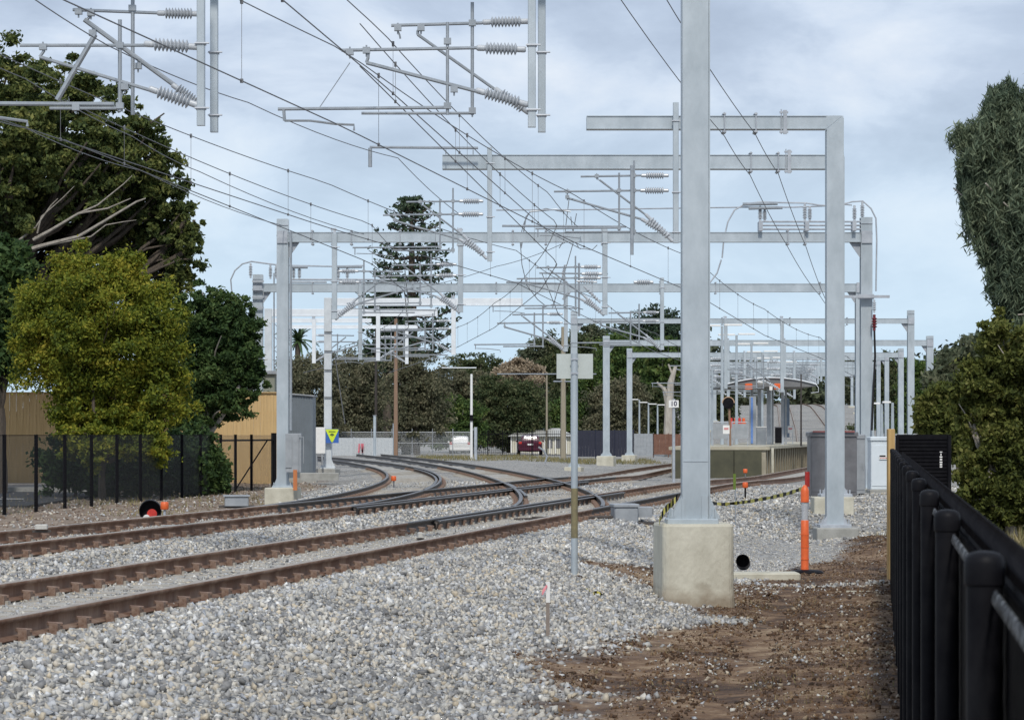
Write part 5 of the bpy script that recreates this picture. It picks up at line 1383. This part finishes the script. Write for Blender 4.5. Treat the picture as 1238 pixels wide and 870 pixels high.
m = MB().tube([(sx_ - halfw - .03 + (2 * halfw + .06) * i / N_, 136.42, zc_(-1 + 2 * i / N_) + .02) for i in range(N_ + 1)], .03, 6)
m.tube([(sx_ + halfw, 136.4, 3.62), (sx_ + halfw + .1, 136.4, 3.48), (sx_ + halfw + .1, 136.4, 3.28), (sx_ + halfw - .25, 136.4, 3.24)], .015, 5)
m.build('fascia', GALVSUN, sh)
for px, w in ((909, .16), (918, .2), (929.5, .24), (934, .12), (946, .16), (950, .12)):
    MB().box((W(px, 0, 139).x, 139, (PZ + 3.5) / 2), (w * .8, w * .8, 3.5 - PZ)).build('column', GALVD if w > .15 else CABL, sh)
for px in (905, 940):
    MB().box(W(px, 467, 136.2), (.34, .3, .28), bev=.03).build('wrapped_lamp', ORANGE, sh)
MB().box(W(932, 469, 136.1), (.14, .1, .2)).build('small_speaker', WHITE, sh)
dm_ = MB().lathe(W(921, 462, 135.8), [(.02, .12), (.18, .1), (.22, 0), (.16, -.08), (.02, -.1)], 14); dm_.build('camera_dome', WHITE, sh, True)
MB().box(W(950, 505, 142), (.34, .3, 1.9)).build('glass_screen', mat('bluish panel', (.16, .22, .30), (.22, .28, .36), 3, .2), sh)
bt = thing('information_totem', 'tall blue and white upright sign under the canopy left side', 'sign', W(910, 537, 133))
MB().box(W(910, 508, 133), (.30, .2, 2.2)).build('totem_body', CABL, bt); MB().box(W(909, 508, 132.87), (.10, .03, 2.1)).build('blue_panel', mat('faded blue', (.08, .18, .45), (.14, .24, .5), 8, .5), bt)
gb = thing('grey_locker', 'pale grey locker standing under the canopy centre', 'cabinet', W(919, 537, 134)); MB().box(W(920, 527, 134), (.44, .4, .82), bev=.02).build('locker_body', CABL, gb); MB().box(W(920, 516, 134), (.48, .44, .04)).build('lid', WHITE, gb)
bd = thing('rubbish_bin', 'dark bin standing under the right side of the canopy', 'bin', W(941, 536, 136)); MB().box(W(941, 526, 136), (.3, .3, .75), bev=.03).build('bin_body', BLACKM, bd); MB().box(W(941, 516, 136), (.34, .34, .05)).build('lid', CABG, bd)
mr = thing('platform_mirror', 'round dark mirror with a tan rim on a post at the platform end', 'mirror', W(883, 538, 122))
MB().bar(W(883, 539, 122), W(881.5, 490, 122), .05, n=8).build('post', POLEW, mr)
MB().lathe(W(880.5, 487, 121.9), [(.24, -.04), (.245, .02), (.02, .05)], 22, axis=(0, -1, 0)).build('mirror_disc', BLACKM, mr, True)
MB().tube([W(880.5, 487, 121.84) + Vector((math.cos(a) * .25, 0, math.sin(a) * .25)) for a in np.linspace(0, math.pi, 14)], .022, 6).build('rim', mat('tan rim', (.45, .30, .20), (.4, .27, .18), 5, .6), mr)
# temporary panels and barriers on the platform end
for i, (xa_, xb_) in enumerate(((862, 880), (885, 904))):
    t = thing('barrier_panel', ['left grey sheeted panel fenced across the platform end', 'right grey sheeted panel fenced across the platform end'][i], 'barrier', W(xa_, 538, 116 + i * 3), 'panels across the platform end')
    Y_ = 116 + i * 3
    MB().box((W((xa_ + xb_) / 2, 0, Y_).x, Y_, (W(0, 512, Y_).z + W(0, 530, Y_).z) / 2), ((xb_ - xa_) / 3500 * Y_, .03, 18 / 3500 * Y_)).build('sheet', CABL, t)
    for x in (xa_, xb_): MB().bar(W(x, 538.5, Y_ + .04), W(x, 509, Y_ + .04), .025, n=6).build('post', GALVD, t)
    MB().bar(W(xa_, 510, Y_ + .04), W(xb_, 510, Y_ + .04), .02, n=6).build('rail', GALVD, t)
for i, (x, y, Y_) in enumerate(((878, 519, 115), (955.5, 519, 139))):
    t = thing('notice_board', ['small white notice on the left sheeted panel', 'white notice with pink print right of the shelter columns'][i], 'notice', W(x, y, Y_))
    MB().box(W(x, y, Y_), (.26, .02, .34)).build('board', WHITE, t); MB().box(W(x, y - 1, Y_ - .015), (.18, .01, .08)).build('print', mat('pink print', (.6, .25, .25), (.5, .2, .2), 5, .6), t)
    MB().bar(W(x + 3, 538, Y_ + .05), W(x + 3, y - 5, Y_ + .05), .02, n=6).build('post', GALVD, t)
for i, x in enumerate((884, 889, 894, 899)):
    t = thing('water_barrier', ['leftmost', 'second from left', 'third from left', 'rightmost'][i] + ' of the orange red plastic barriers left of the shelter', 'barrier', W(x, 518, 155), 'plastic barriers on the platform')
    m = MB().box(W(x, 514, 155 + i), (.22, .5, .34), bev=.04); m.box(W(x, 508, 155 + i), (.14, .4, .26), bev=.03); m.build('barrier_body', ORANGE if i % 2 else RED, t)
tpole('dark thin pole at the right edge of the station canopy', 968.5, 452, 537, 134, .045, POLED, ())
tpole('thin pale pole rising from the platform end, left of the mirror', 861, 445, 538, 128, .05, GALV, ())
# platform lamps
def lamp(label, px, pt, pb, Y, hw, group, one=False, flip=-1):
    t = thing('street_lamp', label, 'lamp', W(px, pb, Y), group)
    MB().tube([W(px, pb, Y), W(px, pt, Y)], [.075, .055], 8).build('lamp_post', GALV, t, True)
    for s_ in ((-1, 1) if not one else (flip,)):
        c_ = W(px, pt, Y) + Vector((s_ * (hw / 2 + .08), 0, .02 + (.03 if s_ > 0 else 0)))
        MB().box(c_, (hw, .34, .07), bev=.02).build('lamp_head', WHITE, t)
    return t
for i, (px, pt, Y) in enumerate(((873, 394, 125), (890.5, 405, 136), (908.5, 416, 149), (921.5, 425.5, 162), (932, 433, 176), (947, 438, 190))):
    lamp(['nearest and tallest twin headed lamp on the station platform', 'second twin headed lamp along the station platform', 'third twin headed lamp, above the left of the canopy', 'fourth twin headed lamp, above the middle of the canopy', 'fifth twin headed lamp, far over the canopy', 'farthest twin headed lamp over the canopy right side'][i], px, pt, 537, Y, .78, 'twin lamps on the platform')
for i, (px, pt) in enumerate(((773, 483), (784, 486.5), (795, 488.5), (806, 489.5))):
    lamp(['leftmost single headed lamp behind the grey fence', 'second single headed lamp from the left behind the rusty fence', 'third single headed lamp from the left behind the rusty fence', 'rightmost single headed lamp, next to the white 10 board'][i], px, pt, 528, 225, .62, 'car park lamps', True)
for i, (px, pt) in enumerate(((1066, 488), (1079, 486.5))):
    lamp(['left single headed lamp above the pale blue cabinet', 'right single headed lamp above the pale blue cabinet'][i], px, pt, 530, 120, .34, 'lamps by the right masts', True)
# ------------------------------------------------------------------ vegetation
def leaves(name, C, leaf, mt, parent, elong=1.9, droop=0.0, kind=None):
    n = len(C)
    d = rng.normal(size=(n, 3)); d[:, 2] = d[:, 2] * (1 - droop) - droop * 1.6
    d /= np.linalg.norm(d, axis=1)[:, None]
    e = rng.normal(size=(n, 3)); e -= d * (e * d).sum(1)[:, None]; e /= np.linalg.norm(e, axis=1)[:, None]
    s = leaf * rng.uniform(.6, 1.35, n)[:, None]
    L = d * s * .5 * elong; Wd = e * s * .5
    v = np.stack([C - L, C + Wd * .9 - L * .1, C + L, C - Wd * .9 - L * .1], 1).reshape(-1, 3)
    f = np.arange(4 * n).reshape(n, 4)
    return np_mesh(name, v, f, mt, parent)
def crown_pts(lobes, n, clump=.22, k=38, shell=.5, zs=.55, sp=.24):
    lob = np.array(lobes, float)
    vol = (lob[:, 3] * lob[:, 4] * lob[:, 5]) ** .72
    cnt = np.maximum(1, (n * vol / vol.sum()).astype(int))
    out = []
    for (cx, cy, cz, rx, ry, rz), c in zip(lob, cnt):
        kk = max(10, int(k * 1.7 * (rx * rz / (lob[:, 3] * lob[:, 5]).max()) ** .5))
        u = rng.normal(size=(kk, 3)); u /= np.linalg.norm(u, axis=1)[:, None]
        r = np.clip(rng.normal(.80, sp, kk), .2, 1.1 + sp * .8)
        cc = u * r[:, None]
        w = rng.integers(0, kk, c); szs = rng.uniform(.6, 1.3, kk)
        o = rng.normal(size=(c, 3)) * (clump * szs[w])[:, None] * np.array([.85, .85, zs])
        p = cc[w] + o
        out.append(p * np.array([rx, ry, rz]) + np.array([cx, cy, cz]))
    return np.concatenate(out)
def limb(m, a, b, r0, r1, wob=.08, n=7):
    a = Vector(a); b = Vector(b); L = (b - a).length; pts = []; rs = []
    o = Vector(rng.normal(size=3)) * wob * L
    for i in range(n + 1):
        u = i / n; p = a.lerp(b, u) + o * math.sin(u * math.pi) * .6 + Vector(rng.normal(size=3)) * wob * .15 * L * (0 < i < n)
        pts.append(p); rs.append(r0 + (r1 - r0) * u)
    m.tube(pts, rs, 7); return pts
def tree(name, label, cat, px, pbase, Y, lobes_px, n, leaf, mt, bark=None, group=None, depth=1.0, trunk_r=None, droop=0, elong=1.9, clump=.22, k=38, extra_limbs=(), tz=None, shell=.5, zs=.55, sp=.24):
    """lobes_px: (px, py, half width px, half height px[, dy metres])"""
    s = Y / F
    lobes = []
    for l in lobes_px:
        c = W(l[0], l[1], Y); dy = l[4] if len(l) > 4 else 0
        rx = l[2] * s; rz = l[3] * s
        lobes.append((c.x, Y + dy, c.z, rx, (rx + rz) / 2 * depth, rz))
    bz = float(gz(W(px, 0, Y).x, Y)) if tz is None else tz
    base = Vector((W(px, 0, Y).x, Y, bz))
    t = thing(name, label, cat, tuple(base), group)
    m = MB()
    hi = max(l[2] + l[5] for l in lobes); tr = trunk_r or max(.08, (hi - bz) * .028)
    zc = min(l[2] for l in lobes)
    cxm = sum(l[0] for l in lobes) / len(lobes)
    fork = Vector((base.x * .6 + cxm * .4, Y, bz + (zc - bz) * .6 + .1))
    limb(m, base - Vector((0, 0, .3)), fork, tr * 1.15, tr * .75, .04)
    for l in lobes:
        c = Vector((l[0], l[1], l[2]))
        pts = limb(m, fork, c, tr * .6, tr * .2, .08)
        for _ in range(3):
            q = c + Vector(rng.normal(size=3)) * .5 * Vector((l[3], l[4], l[5])).length * .5
            limb(m, pts[4], q, tr * .25, tr * .06, .08, 5)
    m.build('trunk', bark or BARK, t, True)
    leaves('crown', crown_pts(lobes, n, clump, k, shell, zs, sp), leaf, mt, t, elong, droop)
    return t
L_GUM = leafmat('gum leaves', [(.026, .042, .017), (.065, .095, .03), (.135, .16, .045), (.25, .25, .075)])
L_YEL = leafmat('yellow green leaves', [(0.047, 0.074, 0.016), (0.121, 0.162, 0.020), (0.230, 0.243, 0.027), (0.365, 0.311, 0.041)], .35)
L_DKG = leafmat('dark green leaves', [(.02, .042, .018), (.04, .08, .026), (.075, .125, .036), (.13, .17, .055)])
L_SHRUB = leafmat('muted green leaves', [(.03, .05, .024), (.06, .085, .036), (.105, .125, .055), (.18, .17, .09)])  # muted greens for background trees
L_OLIVE = leafmat('olive brown leaves', [(.06, .07, .04), (.115, .12, .07), (.17, .165, .10), (.26, .23, .15)])
L_GREY = leafmat('grey green leaves', [(0.045, 0.060, 0.038), (0.083, 0.105, 0.060), (0.135, 0.150, 0.090), (0.195, 0.195, 0.120)])
L_MID = leafmat('mid green leaves', [(0.030, 0.060, 0.021), (0.060, 0.105, 0.030), (0.105, 0.165, 0.045), (0.180, 0.210, 0.060)])
L_PINE = leafmat('pine needles', [(0.014, 0.031, 0.022), (0.028, 0.053, 0.031), (0.049, 0.077, 0.042), (0.070, 0.098, 0.049)], .1)
L_DRY = leafmat('dry tan leaves', [(.24, .19, .13), (.34, .27, .19), (.44, .36, .26), (.52, .44, .33)])
L_WILLOW = leafmat('hanging gum leaves', [(.055, .085, .06), (.10, .14, .09), (.16, .20, .13), (.25, .29, .18)])
L_BUSHR = leafmat('wattle leaves', [(.03, .04, .012), (.075, .095, .022), (.14, .155, .035), (.22, .21, .07)])

# big gum at the left
g = tree('gum_tree', 'huge dark gum tree with bare pale limbs filling the upper left', 'tree', -170, 560, 92,
     [(30, 95, 48, 38, 2), (-20, 110, 60, 60), (75, 125, 60, 45), (130, 170, 52, 40, -1), (180, 190, 34, 42), (40, 200, 90, 60, 1), (140, 235, 60, 42, 1), (190, 270, 40, 38, 1.5), (60, 270, 80, 42, 2.5), (205, 325, 28, 26, 1), (-60, 200, 90, 100), (110, 210, 60, 50, -1), (90, 300, 60, 40, 2), (150, 305, 50, 34, 2), (30, 330, 60, 40, 2), (215, 300, 18, 30, 1), (60, 160, 50, 40, -1.5), (165, 215, 50, 46, .5), (120, 260, 70, 44, 2), (195, 250, 36, 50, 1), (30, 250, 60, 46, -1), (20, 215, 50, 40, -3), (50, 180, 44, 36, -3), (0, 270, 50, 40, -3), (175, 310, 46, 38, 2), (218, 305, 26, 40, .5), (205, 345, 26, 24, 1), (222, 265, 16, 24, .5), (165, 150, 26, 22), (100, 110, 26, 20)],
     230000, .095, L_GUM, BARK, depth=.8, k=60, clump=.11, shell=.35, sp=.30)
m = MB()
Yg = 90.2
for pts, r in (([(-20, 322), (20, 306), (55, 296), (95, 286), (125, 268), (165, 244), (176, 240)], .17), ([(40, 290), (62, 278), (95, 258), (130, 252), (158, 240)], .12), ([(95, 258), (118, 248), (150, 222), (160, 212)], .07),
               ([(10, 300), (42, 276), (62, 248), (70, 240)], .08), ([(60, 296), (110, 286), (128, 272), (150, 268), (165, 266)], .06), ([(45, 282), (50, 262), (75, 240), (90, 225)], .06)):
    p3_ = [W(x, y, 88.6) for x, y in pts]; m.tube(p3_, [.5 * r * (1 - .75 * i / (len(pts) - 1)) for i in range(len(pts))], 7)
m.build('bare_limb', mat('grey limb', (.33, .30, .26), (.20, .18, .15), 8, .85, 0, .2, 20), g, True)
tree('gum_tree', 'dark green tree at the left edge behind the yellow bush', 'tree', 0, 560, 86, [(5, 350, 34, 50), (-25, 400, 40, 50), (15, 430, 20, 30), (0, 320, 30, 26)], 22000, .15, L_DKG, depth=.8)
tree('bush_tree', 'round yellow green tree standing behind the black fence at left', 'tree', 125, 575, 79,
     [(110, 345, 58, 42), (75, 395, 55, 55), (160, 380, 52, 52), (120, 440, 78, 52), (165, 465, 52, 45), (95, 465, 36, 42), (66, 412, 42, 44), (190, 420, 36, 50), (100, 500, 40, 30), (150, 505, 45, 30), (195, 485, 34, 36), (120, 535, 34, 26, -1), (175, 535, 36, 26, -.6), (95, 535, 20, 20, -.4), (34, 385, 20, 30), (145, 325, 30, 26), (120, 385, 70, 50, -.8)],
     170000, .06, L_YEL, depth=.85, k=60, clump=.13, shell=.35, trunk_r=.11, zs=.8)
tree('bush_tree', 'dense rounded dark green tree right of the yellow green one', 'tree', 228, 590, 88,
     [(245, 385, 38, 34), (275, 400, 36, 36), (290, 430, 26, 38), (235, 440, 38, 50), (265, 455, 36, 40), (262, 490, 36, 30), (225, 500, 30, 30), (302, 440, 18, 26), (285, 385, 26, 28), (250, 368, 22, 20), (300, 470, 18, 20)],
     90000, .07, L_DKG, BARKP, depth=.85, k=56, clump=.13, shell=.35)
for i, (x, y, w, h, lab) in enumerate(((90, 560, 38, 34, 'shaded shrub under the left of the yellow green tree'), (145, 565, 45, 38, 'shaded shrub under the middle of the yellow green tree'), (200, 562, 40, 38, 'shaded shrub between the yellow green and dark green trees'), (240, 565, 28, 36, 'shaded shrub under the dark green tree'), (262, 580, 14, 20, 'small pale leaved shrub near the fence brace'))):
    tree('shrub', lab, 'shrub', x, 600, 81 + i * 1.3, [(x, y - 8, w, h * .9), (x - w * .4, y + 10, w * .6, h * .7), (x + w * .4, y + 8, w * .6, h * .7)], 12000, .09, L_DKG, group='shrubs behind the black fence', depth=.6, trunk_r=.05, tz=-.5)
# right side
tree('gum_tree', 'tall gum with hanging foliage at the upper right edge', 'tree', 1560, 640, 62,
     [(1218, 140, 32, 34), (1196, 180, 40, 36), (1222, 225, 46, 46), (1193, 235, 30, 44), (1215, 285, 36, 44), (1205, 300, 20, 34), (1232, 325, 32, 44), (1240, 365, 24, 34), (1208, 160, 30, 30), (1214, 118, 20, 16), (1180, 200, 24, 34), (1184, 250, 20, 34), (1240, 250, 40, 60), (1225, 340, 26, 40), (1240, 400, 28, 34), (1262, 395, 30, 44), (1236, 395, 16, 26), (1250, 180, 40, 60), (1260, 260, 44, 60), (1244, 360, 16, 26), (1275, 340, 40, 60)],
     170000, .036, L_WILLOW, BARKP, droop=.7, elong=6, depth=.9, k=60, clump=.115, zs=1.4, sp=.26)
tree('wattle_tree', 'big olive bush bulging in at the right edge above the black fence', 'tree', 1225, 680, 54,
     [(1225, 420, 42, 44), (1205, 470, 46, 46), (1196, 530, 36, 48), (1225, 540, 42, 60), (1185, 590, 36, 46), (1225, 610, 40, 50), (1170, 480, 20, 30), (1250, 480, 40, 80)],
     110000, .055, L_BUSHR, BARKP, depth=.9, k=60, clump=.12)
tree('wattle_tree', 'rounded yellowish bush just beyond the black screen panel', 'tree', 1135, 600, 84, [(1138, 482, 26, 18), (1128, 505, 20, 20), (1150, 500, 26, 32), (1148, 530, 28, 28), (1120, 500, 12, 16)], 26000, .10, L_BUSHR, depth=.8)
tree('wattle_tree', 'darker bush behind and above the rounded yellowish one', 'tree', 1160, 560, 105, [(1165, 455, 30, 24), (1190, 440, 30, 30), (1145, 465, 26, 18)], 14000, .14, L_GREY, depth=.8)
# background trees, from the left to the right: label, px, Y, material, lobes, leaf, n
B_ = [
 ('long low dark green tree on the skyline between the conifer and the tan tree', 575, 285, L_SHRUB, [(560, 442, 20, 12), (585, 440, 22, 12), (602, 446, 18, 14), (575, 460, 40, 16), (600, 470, 40, 24)]),
 ('big dark olive tree behind the blue grey shed', 372, 160, L_OLIVE, [(365, 450, 30, 30), (385, 475, 28, 34), (350, 480, 22, 34), (372, 505, 32, 24)]),
 ('olive tree directly right of the bright plated mast', 420, 172, L_OLIVE, [(425, 455, 28, 30), (440, 480, 26, 32), (415, 490, 26, 30), (430, 515, 30, 18)]),
 ('grey olive tree between the black pole and the brown pole', 462, 178, L_GREY, [(455, 470, 22, 32), (470, 490, 22, 30), (460, 515, 24, 18)]),
 ('broad domed brown olive tree right of the brown timber pole', 505, 165, L_OLIVE, [(500, 452, 26, 24), (515, 475, 26, 34), (492, 480, 24, 34), (508, 505, 30, 22), (488, 445, 18, 18)]),
 ('low green tree with a crooked pale trunk behind the mesh fence', 548, 185, L_MID, [(545, 495, 20, 20), (530, 500, 16, 18), (560, 500, 20, 18)]),
 ('dark spreading tree behind the slim white pole', 560, 195, L_OLIVE, [(545, 470, 26, 22), (570, 478, 26, 22), (560, 500, 26, 20)]),
 ('wide dark green tree left of the maroon car', 615, 190, L_SHRUB, [(605, 478, 28, 24), (630, 485, 26, 26), (600, 500, 24, 20), (645, 500, 20, 20)]),
 ('tan dried out tree in the middle of the skyline', 627, 232, L_DRY, [(627, 447, 20, 13), (612, 453, 14, 10), (643, 451, 14, 10), (628, 462, 26, 12)]),
 ('bright green bushy tree right of the maroon car', 660, 215, L_MID, [(655, 508, 22, 14), (675, 500, 18, 18), (640, 515, 16, 10)]),
 ('grey green rounded tree on the skyline left of the signboard', 655, 300, L_GREY, [(650, 424, 20, 14), (668, 420, 16, 14), (640, 430, 14, 10), (660, 440, 26, 12)]),
 ('dense tree behind the blank signboard', 690, 250, L_SHRUB, [(680, 450, 24, 30), (700, 440, 20, 36), (690, 490, 26, 30)]),
 ('slender grey tree on the skyline right of the signboard', 715, 262, L_GREY, [(716, 405, 14, 16), (722, 425, 18, 18), (710, 440, 20, 20)]),
 ('green tree between the signboard and the nearer paired portal leg', 716, 218, L_MID, [(716, 470, 22, 30), (705, 495, 20, 24), (728, 500, 20, 20)]),
 ('tall dark spreading pine behind the two paired portal legs', 785, 270, L_PINE, [(795, 385, 26, 14), (770, 398, 28, 14), (800, 408, 28, 20), (760, 415, 24, 16), (812, 392, 20, 14)]),
 ('leafy green tree below the dark pine', 755, 240, L_MID, [(745, 430, 24, 26), (765, 445, 24, 28), (745, 465, 24, 24)]),
 ('dark lower tree over the navy fence', 745, 214, L_OLIVE, [(740, 490, 24, 24), (762, 485, 20, 26), (750, 510, 28, 14)]),
 ('dark tree behind the single headed lamps', 790, 240, L_SHRUB, [(780, 470, 22, 36), (800, 480, 20, 34), (815, 460, 18, 40), (790, 505, 26, 20)]),
 ('dark tree left of the platform just past the tall mast', 862, 330, L_SHRUB, [(862, 462, 16, 18), (872, 485, 20, 30), (855, 490, 16, 30)]),
 ('distant tree over the left end of the canopy', 895, 420, L_GREY, [(890, 458, 18, 12), (908, 452, 20, 12), (898, 475, 24, 18)]),
 ('distant tree at the top of the far tracks', 985, 500, L_SHRUB, [(978, 478, 16, 12), (995, 474, 18, 12), (965, 476, 12, 10)]),
 ('rounded tree on the rise right of the mitred legs', 1030, 420, L_GREY, [(1030, 455, 14, 16), (1042, 448, 12, 18), (1035, 475, 16, 18)]),
 ('dark tree between the right hand masts', 1068, 250, L_SHRUB, [(1066, 450, 16, 18), (1076, 470, 16, 26), (1064, 485, 16, 26), (1082, 500, 14, 24)]),
 ('green tree below the farthest right masts', 1105, 240, L_MID, [(1105, 448, 18, 14), (1120, 460, 18, 20), (1100, 475, 16, 28), (1130, 450, 16, 14)]),
 ('low green tree on the skyline beyond the right bushes', 1150, 300, L_GREY, [(1145, 436, 16, 8), (1165, 432, 16, 9), (1180, 436, 16, 10)]),
]
for lab, px, Y, mt_, lobes in B_:
    lobes = [l for l in lobes] + [(px - 16, 522, 22, 18), (px + 16, 523, 22, 18)]
    Y = Y + 48 if Y < 300 else Y
    tree('tree', lab, 'tree', px, 545, Y, lobes, int(34000 if Y < 300 else 20000), .0005 * Y + .02, mt_, BARKP if 'pale' in lab else BARK, group='background trees', depth=.8, k=30)
# pale forked gum trunk beside the board
pg = tree('gum_tree', 'thin gum with a pale forked trunk beside the white 10 board', 'tree', 808, 525, 215, [(800, 425, 22, 16), (816, 440, 18, 18), (795, 450, 18, 14)], 5000, .24, L_MID, BARKP, depth=.8)
m = MB(); Yt = 213
m.tube([W(808, 530, Yt), W(809, 490, Yt), W(811, 462, Yt), (W(817, 442, Yt))], [.36, .32, .24, .12], 8); m.tube([W(809, 482, Yt), W(803, 470, Yt), W(794, 462, Yt)], [.2, .14, .08], 7); m.tube([W(811, 468, Yt), W(814, 455, Yt), W(808, 440, Yt)], [.15, .1, .06], 7)
m.build('pale_limb', BARKP, pg, True)
# far woodland
mw = []
for X in np.linspace(-110, 160, 110):
    Y = 455 + rng.uniform(-25, 25); h = 6.5 + 3 * math.sin(X * .09) + rng.uniform(-1.5, 2)
    z0 = float(rise(X, Y)); mw.append((X, Y, z0 + h * .5 - .5 + (2 if X > 50 else 0), 4.5, 4, h * .62))
fw = leaves('distant_woodland', crown_pts(mw, 60000, .25, 26, .4), .75, leafmat('distant leaves', [(.03, .045, .028), (.055, .07, .04), (.08, .095, .05), (.11, .11, .065)], .1), None, 1.4)
fw['kind'] = 'stuff'
# norfolk island pine
Yn = 235; sN = Yn / F
npn = thing('norfolk_pine', 'tall tiered norfolk pine with gaps of sky between its branches', 'tree', W(498, 545, Yn))
m = MB(); m.tube([W(500, 548, Yn), W(499, 420, Yn), W(498, 330, Yn), W(497.5, 240, Yn)], [.55, .42, .28, .08], 8)
C = []
py = 246.0; tier = 0
while py < 440:
    u = (py - 240) / 200
    hwp = 10 + 62 * min(1, u * 1.55) ** .62 if u > .03 else 12
    if u > .8: hwp = 60
    nb_ = 6 if u < .3 else 7
    for j in range(nb_):
        a = 2 * math.pi * (j + rng.uniform(-.25, .25)) / nb_ + tier * .5
        L = hwp * sN * rng.uniform(.75, 1.05)
        c0 = W(498 + (0), py, Yn)
        pts = []
        for k_ in range(9):
            r_ = L * k_ / 8
            zz = -.14 * L * math.sin(k_ / 8 * math.pi * .75) + .22 * L * (k_ / 8) ** 2.2 * (1 if u > .15 else 1.8)
            pts.append(c0 + Vector((math.cos(a) * r_, math.sin(a) * r_, zz)))
        m.tube(pts, [.09 * (1 - .8 * i / 8) + .015 for i in range(9)], 4)
        nt_ = int(9 + 11 * min(1, u * 2))
        for q_ in range(nt_):
            f_ = rng.uniform(.22, 1.0) ** .8; i0 = min(7, int(f_ * 8)); p_ = pts[i0].lerp(pts[i0 + 1], f_ * 8 - i0)
            side = rng.uniform(-.55, .55) * (1.15 - abs(f_ - .65)) 
            base_ = p_ + Vector((-math.sin(a), math.cos(a), 0)) * side + Vector((0, 0, rng.uniform(0, .25) + abs(side) * .25))
            for _ in range(3): C.append(tuple(base_ + Vector(rng.normal(size=3)) * .10))
    py += 9.0 + 7.0 * min(1, u * 1.4); tier += 1
m.build('trunk', BARK, npn, True)
for _ in range(500):
    q_ = W(498, 244, Yn); C.append((q_.x + rng.normal() * .45, q_.y + rng.normal() * .4, q_.z + rng.uniform(-.5, .35)))
leaves('crown', np.array(C), .22, L_PINE, npn, 1.8)
# second, smaller norfolk pine in front left
tree('norfolk_pine', 'smaller bushy pine against the left side of the tall tiered one', 'tree', 470, 545, 225, [(471, 345, 12, 12), (470, 362, 18, 10), (468, 380, 24, 12), (480, 400, 24, 12), (470, 425, 30, 18)], 6000, .26, L_PINE, depth=.8, shell=.3)
# palm
pt_ = thing('palm_tree', 'date palm crown showing above the shed between two masts', 'tree', W(360, 545, 262))
MB().tube([W(360, 548, 262), W(360, 415, 262)], [.3, .25], 8).build('trunk', BARK, pt_)
C = []; m = MB()
for j in range(34):
    a = rng.uniform(0, 2 * math.pi); e_ = rng.uniform(-.3, 1.4); L = rng.uniform(1.9, 2.7)
    c0 = W(361, 412, 262); prev = None
    for k_ in range(9):
        f_ = k_ / 8; r_ = L * f_; el_ = e_ - f_ * 1.0
        p_ = c0 + Vector((math.cos(a) * r_ * math.cos(e_ - .3 * f_), math.sin(a) * r_ * math.cos(e_ - .3 * f_), r_ * math.sin(e_) - .75 * f_ * f_ * L * .5))
        if prev is not None:
            sd_ = Vector((-math.sin(a), math.cos(a), 0)) * .20 * (1 - f_ * .7)
            m.add([prev - sd_, p_ - sd_, p_ + Vector((0, 0, .06)), prev + Vector((0, 0, .06)), p_ + sd_, prev + sd_], [(0, 1, 2, 3), (3, 2, 4, 5)])
        prev = p_
m.build('frond', mat('palm frond', (.03, .06, .02), (.06, .10, .03), 3, .5), pt_)
# dry grass and weeds
def weeds(name, x0, x1, y0, y1, n, h, mt, cond=None):
    X = rng.uniform(x0, x1, n); Y = rng.uniform(y0, y1, n)
    if cond is not None: k_ = cond(X, Y); X, Y = X[k_], Y[k_]
    n = len(X); Z = gheight(X, Y)
    a = rng.uniform(0, 6.28, n); hh = h * rng.uniform(.4, 1.2, n); w = hh * .09; ln = rng.normal(size=(n, 2)) * .4
    P0 = np.stack([X - np.cos(a) * w, Y - np.sin(a) * w, Z - .01], 1); P1 = np.stack([X + np.cos(a) * w, Y + np.sin(a) * w, Z - .01], 1)
    T = np.stack([X + ln[:, 0] * hh, Y + ln[:, 1] * hh, Z + hh], 1)
    o = np_mesh(name, np.stack([P0, P1, T], 1).reshape(-1, 3), np.arange(3 * n).reshape(n, 3), mt); o['kind'] = 'stuff'
GRS = leafmat('dry weeds', [(.08, .09, .03), (.16, .15, .06), (.25, .21, .10), (.34, .28, .15)], .2)
weeds('dry_weeds', -14, -6, 62, 98, 5000, .14, GRS, lambda X, Y: (dirtmask(X, Y) > .7) & (fbm(X, Y, .9, 6) > .05))
weeds('verge_grass', -6, 9, 165, 197, 9000, .22, GRS, lambda X, Y: fbm(X, Y, .5, 3) > -.1)
weeds('weed_tufts', .5, 6, 18, 39, 9000, .045, GRS, lambda X, Y: (dirtmask(X, Y) > .7) & (fbm(X, Y, 1.4, 12) > .22))
weeds('straw_litter', .3, 5.5, 17, 40, 16000, .02, leafmat('straw litter', [(.10, .06, .03), (.20, .14, .07), (.34, .27, .16), (.45, .38, .25)], .1), lambda X, Y: (dirtmask(X, Y) > .5) & (fbm(X, Y, .8, 15) > -.15))
weeds('weed_tufts', 6.5, 14, 40, 60, 9000, .3, GRS, lambda X, Y: X > .163 + .127 * Y + .6)
weeds('verge_weeds', 6.9, 9.5, 44, 56, 700, .16, GRS)
